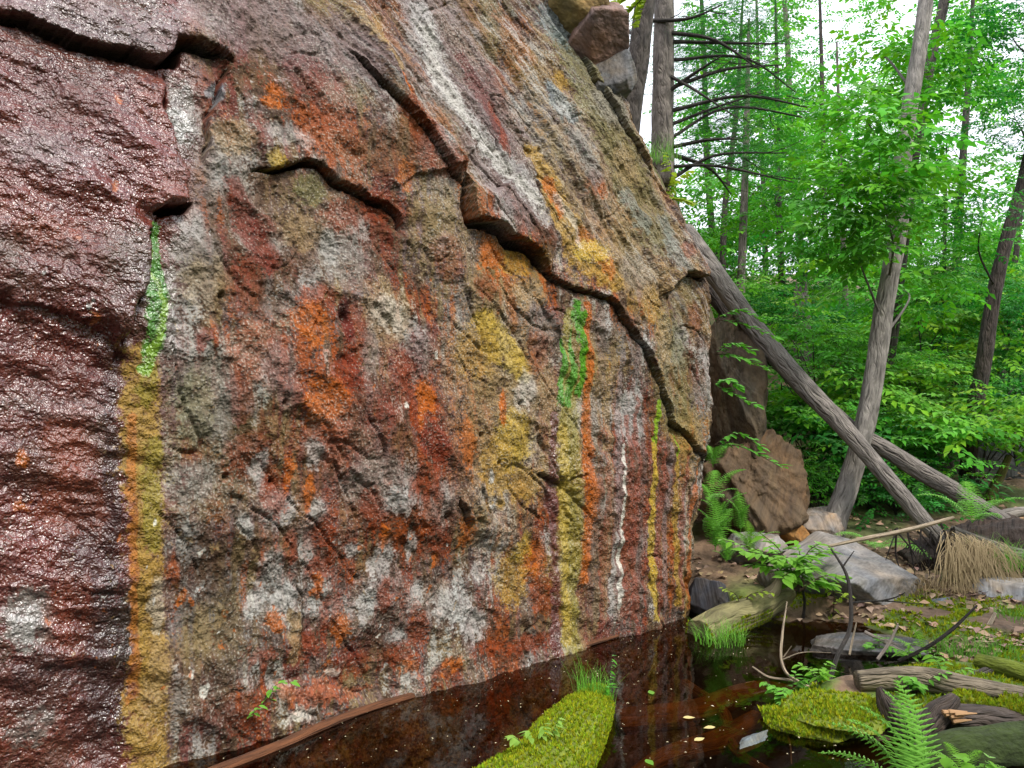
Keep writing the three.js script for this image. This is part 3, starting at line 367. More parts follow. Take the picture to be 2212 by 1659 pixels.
function leafGeo(L, w, fold = 0.25, curl = 0.15) { // along +x, face up
  const rows = [[0, 0.02], [0.2, 0.75], [0.45, 1], [0.72, 0.66], [1, 0.02]], pos = [], idx = [];
  rows.forEach(([u, k]) => { const y = -curl * L * u * u; pos.push(u * L, y + fold * k * w * 0.5, -k * w / 2, u * L, y, 0, u * L, y + fold * k * w * 0.5, k * w / 2); });
  for (let i = 0; i < 4; i++) { const a = i * 3, b = a + 3; idx.push(a, a + 1, b + 1, a, b + 1, b, a + 1, a + 2, b + 2, a + 1, b + 2, b + 1); }
  return geom(pos, idx);
}
function smallLeaf(L, w) { return geom([0, 0, 0, L * 0.5, w * 0.13, -w / 2, L, -L * 0.12, 0, L * 0.5, w * 0.13, w / 2, L * 0.5, 0, 0], [0, 4, 1, 1, 4, 2, 0, 3, 4, 4, 3, 2]); }
function sprig(n, len, L, w, seed, fan = 0.9) { // a flat spray of alternate leaves on a twig
  const r = rng(seed), gs = [];
  for (let i = 0; i < n; i++) { const u = (i + 0.6) / n, sd = i % 2 ? 1 : -1, g = smallLeaf(L * (0.75 + 0.5 * r()), w * (0.8 + 0.4 * r())); g.rotateX((r() - 0.5) * 0.9); g.rotateZ(-0.1 - 0.35 * r()); g.rotateY(sd * fan * (i === n - 1 ? 0.1 : 0.65 + 0.5 * r())); g.translate(u * len, -0.15 * len * u * u + 0.02 * (r() - 0.5), 0); gs.push(g); }
  const tw = new THREE.CylinderGeometry(0.0012, 0.002, len, 3, 1, true); tw.rotateZ(-Math.PI / 2); tw.translate(len / 2, -0.04 * len, 0); tw.deleteAttribute('uv'); gs.push(tw);
  return mergeGeometries(gs.map(g => g.index ? g.toNonIndexed() : g));
}
const SPRIGS = [1, 2, 3].map(i => sprig(9, 0.34, 0.085, 0.045, i)), FINE = [4, 5].map(i => sprig(16, 0.3, 0.045, 0.02, i, 1.1)), NEEDLE = [6].map(i => sprig(26, 0.34, 0.03, 0.006, i, 1.2));
const BIGSPRIG = sprig(12, 0.8, 0.2, 0.11, 9);
const UP = V3(0, 1, 0), M4 = new THREE.Matrix4(), Q = new THREE.Quaternion(), E3 = new THREE.Euler(), COL = new THREE.Color();
function scatter(parent, name, geos, mat, spots, tint) { // spots: [position, yaw, tiltX, tiltZ, scale]
  geos.forEach((g, n) => {
    const mine = spots.filter((_, i) => i % geos.length === n); if (!mine.length) return;
    const im = new THREE.InstancedMesh(g, mat, mine.length); im.name = name; im.userData.kind = 'stuff'; shade(im);
    mine.forEach(([p, yaw, tx, tz, sc], i) => { E3.set(tx, yaw, tz, 'YXZ'); M4.compose(p, Q.setFromEuler(E3), V3(sc, sc, sc)); im.setMatrixAt(i, M4); im.setColorAt(i, COL.setRGB(...tint(i, p))); });
    parent.add(im);
  });
}
function crownSpots(clumps, r, tilt = 0.45) {
  const out = [];
  for (const { c, r: [rx, ry, rz], n } of clumps) for (let i = 0; i < n; i++) { let x, y, z, q; do { x = r() * 2 - 1; y = r() * 2 - 1; z = r() * 2 - 1; q = x * x + y * y + z * z; } while (q > 1 || (q < 0.1 && r() < 0.6)); out.push([V3(c.x + x * rx, c.y + y * ry, c.z + z * rz), r() * 6.283, (r() - 0.5) * 2 * tilt, (r() - 0.5) * 2 * tilt, 0.75 + 0.6 * r()]); }
  return out;
}
const greenTint = (r, spread = 0.35) => () => { const k = 1 + (r() - 0.5) * 2 * spread, y = r(); return [k * (0.75 + 0.75 * y * y), k * (0.92 + 0.2 * y), k * (1.15 - 0.7 * y)]; };
function branch(parent, a, b, r0, mat, sag, seed, name = 'branch') {
  const m = a.clone().lerp(b, 0.5), q = rng(seed), L = a.distanceTo(b); m.add(V3((q() - 0.5) * 0.25 * L, sag * L + (q() - 0.5) * 0.1 * L, (q() - 0.5) * 0.25 * L));
  return part(parent, name, tube([a, m, b], [r0, r0 * 0.7, r0 * 0.25], { radial: 6, seg: 12, rough: 0.1, seed, cap: false }), mat);
}
// a tree: trunk through measured points, limbs to its leaf clumps
function tree(name, label, group, { pts, radii, mat = barkGrey, clumps = [], geos = SPRIGS, leaf = leafGreen, tilt = 0.45, seed = 1, limbs = true, radial = 16, seg = 46, rough = 0.07 }) {
  const o = thing(name, label, 'tree', group), r = rng(seed * 31 + 7); part(o, 'trunk', tube(pts, radii, { radial, seg, seed, rough }), mat);
  if (limbs) clumps.forEach((k, i) => { const f = clamp((k.c.y - 0.6 - pts[0].y) / Math.max(0.5, pts[pts.length - 1].y - pts[0].y), 0.15, 0.97), c = new THREE.CatmullRomCurve3(pts, false, 'centripetal').getPointAt(f); branch(o, c, k.c, Math.max(0.008, radii[radii.length - 1] * 0.35), mat, 0.06, seed * 100 + i); });
  if (clumps.length) scatter(o, 'crown', geos, leaf, crownSpots(clumps, r, tilt), greenTint(r));
  return o;
}
const clump = (x, y, d, rx, ry, n) => ({ c: at(x, y, d), r: [rx * K * d / FOC, ry * K * d / FOC, Math.max(0.5, rx * K * d / FOC * 0.8)], n });

// ---------------------------------------------------------------- rocks
function boulder(seed, size, planes = 9,  rough = 0.05, detail = 26, flatTop = 0) {
  const g0 = new THREE.IcosahedronGeometry(1, detail); g0.deleteAttribute('normal'); g0.deleteAttribute('uv'); const g = mergeVertices(g0, 1e-5), p = g.attributes.position, r = rng(seed), P = [];
  for (let i = 0; i < planes + 7; i++) { const v = V3(r() * 2 - 1, r() * 2 - 1, r() * 2 - 1).normalize(); P.push([v, 0.5 + 0.24 * r()]); } if (flatTop) P.push([V3((r() - 0.5) * 0.3, 1, (r() - 0.5) * 0.3).normalize(), flatTop]);
  const col = [], uv = [];
  for (let i = 0; i < p.count; i++) {
    const v = V3(p.getX(i), p.getY(i), p.getZ(i)); let k = 1; for (const [n, d] of P) { const c = v.dot(n); if (c > 0) k = Math.min(k, d / c); }
    k *= 1 + rough * 1.6 * fbm3(v.x * 2 + seed, v.y * 2, v.z * 2, 5) + rough * 0.25 * fbm3(v.x * 9, v.y * 9 + seed, v.z * 9, 3); v.multiplyScalar(k * 1.3); p.setXYZ(i, v.x * size[0], v.y * size[1], v.z * size[2]);
    const f = fbm3(v.x * 1.5 + seed * 2, v.y * 1.5, v.z * 1.5, 3), l = ss(0.25, 0.45, fbm3(v.x * 4, v.y * 4 + seed, v.z * 4, 3)); const m = fbm3(v.x * 3 + 9, v.y * 3 + seed, v.z * 3, 3), b = 1 + 0.5 * m; col.push(lerp(b * (1 + 0.3 * f), 1.15, l), lerp(b, 1.2, l), lerp(b * (1 - 0.4 * f), 1.2, l)); uv.push((v.x * size[0] + v.z * size[2] * 0.6) / 0.8, (v.y * size[1] + v.z * size[2] * 0.7) / 0.8);
  }
  return geom(p.array.slice(), g.index.array.slice(), uv, col);
}
function rockAt(name, label, mat, c, size, { seed = 1, turn = [0, 0, 0], planes, rough, detail, flatTop, category = 'rock', group } = {}) {
  const m = single(new THREE.Mesh(boulder(seed, size, planes, rough, detail, flatTop), mat), name, label, category, group); m.position.copy(c); m.rotation.set(...turn); return m;
}
const greyStone = stone('#8c857e'), brownStone = stone('#8d7050'), darkStone = stone('#4e4c50'), palestone = stone('#a39d96'), orangeStone = stone('#a8763c'), blackStone = stone('#3a3634');
// the outcrop beyond the end of the cliff
rockAt('rock_outcrop', 'rounded brown rock outcrop standing behind the far end of the cliff', stone('#5f4a32'), at(1605, 1060, 7.3), [0.4, 0.46, 0.5], { seed: 12, planes: 4, rough: 0.16, detail: 44, category: 'rock outcrop' });
rockAt('rock_outcrop', 'tall narrow ochre rock outcrop under the thick leaning trunk', stone('#54452f'), at(1555, 900, 7.9), [0.28, 0.95, 0.6], { seed: 21, planes: 8, rough: 0.16, detail: 44, category: 'rock outcrop' });
rockAt('rock_outcrop', 'shaded dark rock outcrop behind the crossing fallen trunks', blackStone, at(2130, 1060, 9.6).add(V3(0.2, -0.1, 0)), [1.9, 0.85, 1.2], { seed: 33, planes: 14, rough: 0.09, detail: 40, category: 'rock outcrop' });
rockAt('boulder', 'large slanting grey slab boulder on the far bank of the pool', greyStone, at(1860, 1262, 6.1), [0.6, 0.36, 0.5], { seed: 44, planes: 11, rough: 0.04, detail: 40, turn: [0.3, -0.3, -0.22], flatTop: 0.45 });
rockAt('boulder', 'low pale block in front of the slanting slab boulder', palestone, at(1905, 1330, 5.75), [0.26, 0.14, 0.22], { seed: 53, planes: 9, rough: 0.03, turn: [0.1, 0.3, 0.03], flatTop: 0.5 });
rockAt('boulder', 'dark blue grey block at the water edge beside the cliff foot', darkStone, at(1538, 1302, 5.75), [0.15, 0.17, 0.2], { seed: 61, planes: 9, rough: 0.03, turn: [0, 0.4, 0.05] });
rockAt('boulder', 'grey brown boulder at the foot of the lichen spotted tree', stone('#93867a'), at(1768, 1135, 7.05), [0.22, 0.16, 0.22], { seed: 71, planes: 8, rough: 0.04, flatTop: 0.5, turn: [0, 0.5, 0.1] });
rockAt('stone', 'ochre orange wedge shaped stone on the leaf litter', orangeStone, at(1712, 1150, 6.9), [0.13, 0.11, 0.13], { seed: 81, planes: 7, rough: 0.03, detail: 16 });
rockAt('stone', 'small pale stone on the litter below the brown outcrop', palestone, at(1640, 1135, 7.1), [0.08, 0.06, 0.08], { seed: 82, planes: 7, rough: 0.03, detail: 14 });
rockAt('stone', 'small tan stone resting behind the pale one', stone('#9b8a6c'), at(1668, 1118, 7.4), [0.09, 0.075, 0.08], { seed: 83, planes: 7, rough: 0.03, detail: 14 });
rockAt('boulder', 'flat grey ledge of rock poking from the litter above the sapling', greyStone, at(1640, 1180, 6.6), [0.32, 0.13, 0.25], { seed: 84, planes: 9, rough: 0.05, flatTop: 0.5 });
rockAt('stone', 'pointed blue grey stone standing in bright moss', stone('#6f767c'), at(2037, 1313, 5.75), [0.11, 0.085, 0.1], { seed: 85, planes: 7, rough: 0.03, detail: 16 });
rockAt('boulder', 'pale boulder on the bank below the dry grass root mound', palestone, at(2215, 1290, 5.7), [0.26, 0.14, 0.26], { seed: 86, planes: 9, rough: 0.04, flatTop: 0.55 });
rockAt('boulder', 'dark flat rock half sunk in the arm of the pool', stone('#5a534e', 0.5), V3(2.2, -0.05, -5.05), [0.5, 0.12, 0.26], { seed: 87, planes: 9, rough: 0.05, flatTop: 0.5 });
rockAt('boulder', 'brown block perched on the cliff rim below the tree trunk', stone('#7c5f50'), at(1290, 95, 5.75), [0.24, 0.34, 0.3], { seed: 91, planes: 11, rough: 0.05, turn: [0.2, 0.4, 0.25] });
rockAt('boulder', 'dark grey block wedged lower on the cliff rim', stone('#605c58'), at(1308, 168, 5.8), [0.23, 0.22, 0.25], { seed: 96, planes: 10, rough: 0.05, turn: [0.1, 0.2, -0.4] });
rockAt('boulder', 'ochre tinged block at the top of the cliff rim', stone('#8a7444'), at(1255, 5, 5.7), [0.26, 0.3, 0.3], { seed: 93, planes: 9, rough: 0.05, turn: [0, 0.3, 0.3] });

// ---------------------------------------------------------------- trees
const WOOD = 'slender trees of the background wood', UNDER = 'leafy saplings under the trees';
{ // two conifers above the cliff
  tree('conifer_tree', 'thick dark furrowed trunk rising right behind the cliff rim', null, { pts: [at(1340, 420, 8.6), at(1365, 233, 8.6), at(1381, 110, 8.6), at(1394, 0, 8.6), at(1420, -300, 8.6), at(1440, -700, 8.6)], radii: [0.13, 0.112, 0.106, 0.1, 0.085, 0.06], mat: barkDark, seed: 2, radial: 26, seg: 90, clumps: [clump(1345, 70, 9.8, 30, 50, 80), clump(1320, 130, 10.5, 26, 60, 60), clump(1390, -350, 8.6, 300, 160, 200)], geos: NEEDLE, leaf: needleGreen });
  const b = tree('conifer_tree', 'grey conifer trunk with many bare horizontal branches above the cliff', null, { pts: [at(1432, 400, 9.2), at(1432, 300, 9.2), at(1433, 150, 9.2), at(1434, 0, 9.2), at(1438, -300, 9.2), at(1444, -700, 9.2)], radii: [0.13, 0.118, 0.108, 0.09, 0.08, 0.06], mat: barkGrey, seed: 3, radial: 24, seg: 90, limbs: false, clumps: [clump(1560, 60, 9.6, 150, 60, 520), clump(1500, 160, 10.4, 110, 90, 380), clump(1600, 210, 9.9, 110, 80, 300), clump(1540, 310, 10.2, 100, 60, 220), clump(1640, 330, 10.2, 90, 50, 160), clump(1620, -120, 9, 220, 100, 200)], geos: NEEDLE, leaf: needleGreen, tilt: 0.3 });
  const r = rng(9);
  const list = [[1408, 45, 1560, 10, -0.05], [1450, 70, 1640, 150, 0.1], [1455, 90, 1700, 95, -0.02], [1455, 130, 1720, 200, 0.12], [1458, 190, 1690, 140, 0.05], [1456, 240, 1760, 235, 0.12], [1456, 270, 1650, 200, 0.08], [1456, 300, 1780, 262, 0.1], [1452, 320, 1600, 300, 0.06], [1455, 390, 1700, 330, 0.05], [1450, 330, 1580, 420, 0.1], [1452, 200, 1560, 120, 0.02], [1450, 160, 1600, 260, 0.1], [1456, 360, 1720, 395, 0.04]];
  list.forEach(([x0, y0, x1, y1, sag], i) => { const p0 = at(x0 - 10, y0, 9.15), p1 = at(x1, y1, 8.6 + r() * 1.2); branch(b, p0, p1, 0.02 + 0.008 * r(), barkDark, sag, 300 + i); for (let k = 0; k < 4; k++) { const m = p0.clone().lerp(p1, 0.3 + 0.17 * k); m.y += sag * p0.distanceTo(p1) * 0.8; branch(b, m, m.clone().add(V3(0.15 + 0.3 * r(), (r() - 0.5) * 0.35, (r() - 0.5) * 0.5)), 0.006, barkDark, -0.05, 400 + i * 9 + k, 'twig'); } });
}
tree('maple_tree', 'leaning grey tree with pale lichen spots behind the crossing trunks', null, { pts: [at(1795, 1185, 7.05), at(1808, 1120, 7.05), at(1832, 1050, 7.1), at(1872, 900, 7.2), at(1893, 780, 7.3), at(1912, 650, 7.4), at(1940, 500, 7.5), at(1950, 340, 7.6), at(1968, 220, 7.7), at(1992, 60, 7.8), at(2010, -80, 7.9), at(2050, -400, 8)], radii: [0.1, 0.09, 0.085, 0.082, 0.08, 0.078, 0.074, 0.07, 0.066, 0.06, 0.056, 0.04], mat: bark('#8b847c', 0.03), seed: 5, radial: 24, seg: 120, rough: 0.09, clumps: [clump(1900, 330, 6.9, 130, 100, 130), clump(1870, 420, 6.8, 120, 70, 90), clump(1840, 520, 7, 110, 60, 90), clump(2020, 420, 8.6, 90, 90, 70), clump(1930, 620, 8.5, 150, 60, 90), clump(2030, 150, 8.3, 90, 110, 90), clump(1905, 130, 8.6, 70, 90, 45), clump(1850, 230, 7.3, 60, 40, 40)] });
tree('maple_tree', 'darker twin trunk just behind the lichen spotted tree', null, { pts: [at(1890, 1020, 8.8), at(1905, 850, 8.8), at(1925, 730, 8.8), at(1945, 560, 8.9), at(1975, 330, 9), at(2010, 130, 9.1), at(2040, 0, 9.2), at(2080, -300, 9.3)], radii: [0.09, 0.075, 0.07, 0.065, 0.06, 0.055, 0.05, 0.03], mat: barkDark, seed: 6, radial: 16, seg: 70, clumps: [clump(2060, 100, 9.6, 80, 100, 80), clump(1960, 330, 10, 90, 60, 60)], leaf: leafDeep });
tree('maple_tree', 'tall dark trunk in front of the shaded rock outcrop', null, { pts: [at(2072, 1150, 8.6), at(2088, 1060, 8.6), at(2100, 920, 8.6), at(2125, 780, 8.6), at(2150, 620, 8.7), at(2185, 480, 8.8), at(2215, 380, 8.9), at(2260, 150, 9), at(2300, -200, 9.1)], radii: [0.1, 0.082, 0.076, 0.072, 0.068, 0.064, 0.06, 0.054, 0.04], mat: barkDeep, seed: 7, radial: 20, seg: 90, clumps: [clump(2120, 480, 8.1, 60, 90, 50), clump(2190, 250, 8.9, 110, 110, 190), clump(2150, 640, 9.5, 130, 80, 180), clump(2200, 820, 9.6, 110, 90, 180), clump(2180, 60, 9.4, 130, 90, 220)], leaf: leafDeep, geos: FINE });
// slender trees and crowns farther back
[[1600, 640, 1612, 300, 13, 0.07], [1560, 640, 1590, 250, 15, 0.06], [1690, 640, 1680, 260, 16, 0.07], [1655, 700, 1640, 200, 18, 0.06], [1790, 700, 1775, 150, 17, 0.06], [2060, 800, 2090, 200, 15, 0.08], [1740, 650, 1700, 80, 20, 0.09], [1990, 760, 1995, 300, 20, 0.07], [2150, 900, 2200, 500, 12, 0.05], [1830, 760, 1815, 350, 14, 0.05], [1545, 600, 1520, 100, 21, 0.09], [2030, 850, 2040, 560, 11.5, 0.035]].forEach(([x0, y0, x1, y1, d, r], i) => {
  const q = rng(500 + i), b = at(x0, y0, d), m = x0 < 1600 ? 0.45 : 1, cl = [], p0 = V3(b.x, ground(b.x, d) - 0.1, -d);
  for (let k = 0; k < 7; k++) cl.push(clump(lerp(x0, x1, k / 6) + (q() - 0.5) * 260, lerp(y0 - 60, y1 - 60, k / 6) + (q() - 0.5) * 60, d + (q() - 0.5) * 2, 70 + 60 * q(), 40 + 40 * q(), (50 + 70 * q()) * m * (d > 15 ? 1.3 : 0.9) * (y1 < 260 && k > 4 ? 0.6 : 1) | 0));
  tree('slender_tree', 'slender leafy tree in the bright wood behind the leaning trunks', WOOD, { pts: [p0, b, at(lerp(x0, x1, 0.5) + (q() - 0.5) * 20, lerp(y0, y1, 0.5), d), at(x1, y1, d), at(x1 + (x1 - x0) * 0.5, y1 - 260, d)], radii: [r * 1.2, r, r * 0.85, r * 0.65, r * 0.3], mat: i % 3 ? barkDark : barkGrey, seed: 20 + i, radial: 9, seg: 36, clumps: cl, geos: d > 14 ? SPRIGS : i % 2 ? FINE : SPRIGS, leaf: i % 3 === 1 ? leafDeep : leafGreen });
});
{ // broken snag
  const o = thing('tree_snag', 'broken grey snag with a splintered top among the leaves', 'dead tree'), p = at(1732, 745, 11.5);
  part(o, 'trunk', tube([V3(p.x, ground(p.x, 11.5) - 0.2, p.z), at(1733, 740, 11.5), at(1731, 680, 11.5), at(1729, 640, 11.5)], [0.15, 0.13, 0.12, 0.11], { radial: 18, seg: 40, seed: 4, rough: 0.12 }), barkGrey);
  const q = rng(3); for (let i = 0; i < 6; i++) { const a = i, c = at(1729, 642, 11.5).add(V3(Math.cos(a) * 0.07, 0, Math.sin(a) * 0.07)); part(o, 'splinter', tube([c, c.clone().add(V3(0.01, 0.08 + 0.18 * q(), 0))], [0.045, 0.006], { radial: 6, seg: 6 }), barkGrey); }
}
// fallen trunks
{
  const o = thing('fallen_trunk', 'thick grey trunk leaning down from the cliff top to the root mound', 'fallen tree');
  part(o, 'trunk', tube([at(1480, 500, 8.4), at(1532, 576, 8.1), at(1594, 660, 7.9), at(1662, 748, 7.6), at(1740, 838, 7.3), at(1810, 910, 7.05), at(1880, 990, 6.85), at(1945, 1065, 6.65), at(2000, 1130, 6.5), at(2040, 1175, 6.4)], [0.1, 0.1, 0.097, 0.095, 0.092, 0.09, 0.076, 0.068, 0.064, 0.06], { radial: 30, seg: 170, seed: 11, rough: 0.06 }), bark('#857c74'));
  part(o, 'broken_stub', tube([at(1800, 905, 7.1), at(1835, 920, 7.0), at(1850, 935, 6.95)], [0.06, 0.035, 0.02], { radial: 10, seg: 10, seed: 4, rough: 0.2 }), barkGrey);
  const f = thing('fallen_trunk', 'second fallen trunk forking off toward the pool bank boulder', 'fallen tree');
  part(f, 'trunk', tube([at(1795, 885, 7.35), at(1850, 935, 7.3), at(1920, 975, 7.2), at(1990, 1020, 7.05), at(2060, 1060, 6.9), at(2120, 1098, 6.7), at(2170, 1130, 6.55), at(2240, 1185, 6.4), at(2330, 1230, 6.3)], [0.06, 0.072, 0.076, 0.076, 0.074, 0.07, 0.07, 0.08, 0.09], { radial: 26, seg: 130, seed: 12, rough: 0.08 }), bark('#7d746c'));
  part(f, 'limb', tube([at(2150, 1120, 6.7), at(2190, 1108, 6.7), at(2240, 1104, 6.8)], [0.05, 0.042, 0.04], { radial: 12, seg: 18, seed: 2 }), barkPale);
  const g = thing('fallen_trunk', 'dark dead trunk lying under the thick leaning one', 'fallen tree');
  part(g, 'trunk', tube([at(1520, 610, 8.7), at(1580, 690, 8.4), at(1640, 755, 8.1), at(1720, 820, 7.8), at(1775, 865, 7.6)], [0.075, 0.07, 0.065, 0.05, 0.03], { radial: 16, seg: 60, seed: 13, rough: 0.12 }), barkDeep);
  const h = thing('fallen_trunk', 'pale fallen log lying across the top of the root mound', 'fallen tree');
  part(h, 'trunk', tube([at(2050, 1150, 6.35), at(2120, 1178, 6.25), at(2180, 1200, 6.15), at(2290, 1215, 6.1)], [0.06, 0.07, 0.07, 0.08], { radial: 18, seg: 50, seed: 14, rough: 0.08 }), barkGrey);
  const s = thing('dead_sapling', 'mossy dead stem leaning in front of the shaded outcrop', 'dead tree');
  part(s, 'stem', tube([at(2118, 1120, 8.2), at(2145, 1060, 8.2), at(2165, 1020, 8.25), at(2180, 985, 8.3)], [0.06, 0.045, 0.045, 0.03], { radial: 12, seg: 30, seed: 5, rough: 0.12 }), bark('#7a7040', 0.015));
}
// trees on the rise behind the viewer, which keep low light off the cliff
[[-6, -4], [-3.2, -5.5], [-0.5, -4.6], [2.2, -6], [4.6, -4.2], [6.5, -1.5], [7.6, 1.5], [-8, -1.5]].forEach(([x, d], i) => { const q = rng(700 + i), g = ground(x, d), h = 7 + 2 * q(), cl = []; for (let k = 0; k < 9; k++) cl.push({ c: V3(x + (q() - 0.5) * 3, g + 1.6 + (h - 2) * q() * 0.75, -d + (q() - 0.5) * 2), r: [1.3, 0.8, 1.1], n: 60 }); tree('woodland_tree', 'leafy tree on the rise facing the cliff across the pool', 'trees facing the cliff', { pts: [V3(x, g - 0.2, -d), V3(x + 0.1, g + h * 0.5, -d), V3(x, g + h, -d)], radii: [0.16, 0.12, 0.05], mat: barkDark, seed: 710 + i, radial: 10, seg: 20, clumps: cl, leaf: leafDeep, geos: [BIGSPRIG], limbs: true }); });
// the understorey
{
  const q = rng(88); let n = 0;
  const spots = [];
  for (let i = 0; i < 46; i++) { const x = 1600 + q() * 610, y = 600 + q() * 400; if (x < 1745 && y > 730) continue; spots.push([x, y, 9.3 + q() * 7]); }
  spots.push([1690, 860, 8.9], [1760, 960, 8.4], [1780, 1050, 7.9], [1760, 900, 8.6], [1820, 990, 8.3], [1950, 880, 8.5], [2000, 820, 9], [1760, 780, 8.6], [1880, 1050, 8], [1930, 1060, 7.9], [1840, 840, 8.8], [2060, 800, 9.5], [2190, 900, 9], [2000, 960, 8.2], [2120, 960, 8.3]);
  for (const [x, y, d] of spots) {
    n++; const c = at(x, y, d), g = ground(c.x, d), cl = [];
    if (c.y < g + 0.15) c.y = g + 0.3;
    for (let k = 0; k < 4; k++) cl.push({ c: c.clone().add(V3((q() - 0.5) * 1.1, (q() - 0.3) * 0.5, (q() - 0.5) * 0.8)), r: [0.4 + 0.35 * q(), 0.1 + 0.16 * q(), 0.45], n: 22 + 26 * q() | 0 });
    tree('sapling', 'leafy sapling in the dense green understorey beyond the fallen trunks', UNDER, { pts: [V3(c.x + (q() - 0.5) * 0.3, g - 0.05, c.z), V3(c.x, (g + c.y) / 2, c.z), V3(c.x + (q() - 0.5) * 0.2, c.y + 0.3, c.z)], radii: [0.014, 0.011, 0.004], mat: barkDark, seed: 600 + n, radial: 6, seg: 14, clumps: cl, leaf: [leafGreen, leafYoung, leafDeep][q() * 3 | 0], geos: q() < 0.3 ? FINE : SPRIGS, tilt: 0.3 });
  }
  // far mass of leaves that closes the wood off
  const far = new THREE.Group(); far.name = 'distant_foliage'; far.userData = { label: 'far off mass of bright green leaves closing off the wood', category: 'foliage', kind: 'stuff' }; scene.add(far);
  const sp = []; for (let i = 0; i < 11000; i++) { const d = 17 + q() * 12, x = 1480 + q() * 800, lim = 470 + 190 * noise(x * 0.008, 3) + 120 * noise(x * 0.03, 8); const y = q() < 0.55 ? q() * 620 - 20 : lim + q() * q() * 560; if (y < 620 && fbm(x * 0.006 + 4, y * 0.008, 3) < 0.02) continue; if (Math.hypot((x - 1815) / 75, (y - 90) / 130) < 1 || Math.hypot((x - 2085) / 50, (y - 400) / 90) < 1 || Math.hypot((x - 1525) / 40, (y - 455) / 40) < 1) continue; const p = at(x, y, d); if (p.y < ground(p.x, d) - 0.1) continue; sp.push([p, q() * 6.28, (q() - 0.5) * 1.2, (q() - 0.5) * 1.2, 1.2 + q() * 0.9]); }
  scatter(far, 'leaf_mass', SPRIGS, leafGreen, sp, greenTint(q, 0.45));
}

// ---------------------------------------------------------------- the near bank
function leafyPlant(name, label, category, stems, leafSize, mat, group, perStem = 14, opts = {}) { // stems: arrays of points; leaves are parts
  const o = thing(name, label, category, group), q = rng(opts.seed || stems.length * 13 + perStem), L = leafGeo(leafSize, leafSize * (opts.wide || 0.5)), L2 = leafGeo(leafSize * 0.75, leafSize * 0.4);
  for (const pts of stems) {
    const c = new THREE.CatmullRomCurve3(pts, false, 'centripetal'); part(o, 'stem', tube(pts, [opts.r0 || 0.006, (opts.r0 || 0.006) * 0.35], { radial: 6, seg: 16, cap: false }), opts.stemMat || barkBrown);
    for (let i = 0; i < perStem; i++) { const u = (opts.from || 0.25) + (1 - (opts.from || 0.25)) * (i + 0.5) / perStem, p = c.getPointAt(Math.min(1, u)), t = c.getTangentAt(Math.min(1, u)), yaw = Math.atan2(-t.z, t.x) + (i % 2 ? 1 : -1) * (0.6 + 0.5 * q()); const m = part(o, 'leaf', q() < 0.6 ? L : L2, mat); m.position.copy(p); m.rotation.set((q() - 0.5) * 0.6, yaw, (q() - 0.6) * 0.6, 'YXZ'); m.scale.setScalar(0.7 + 0.5 * q()); }
  }
  return o;
}
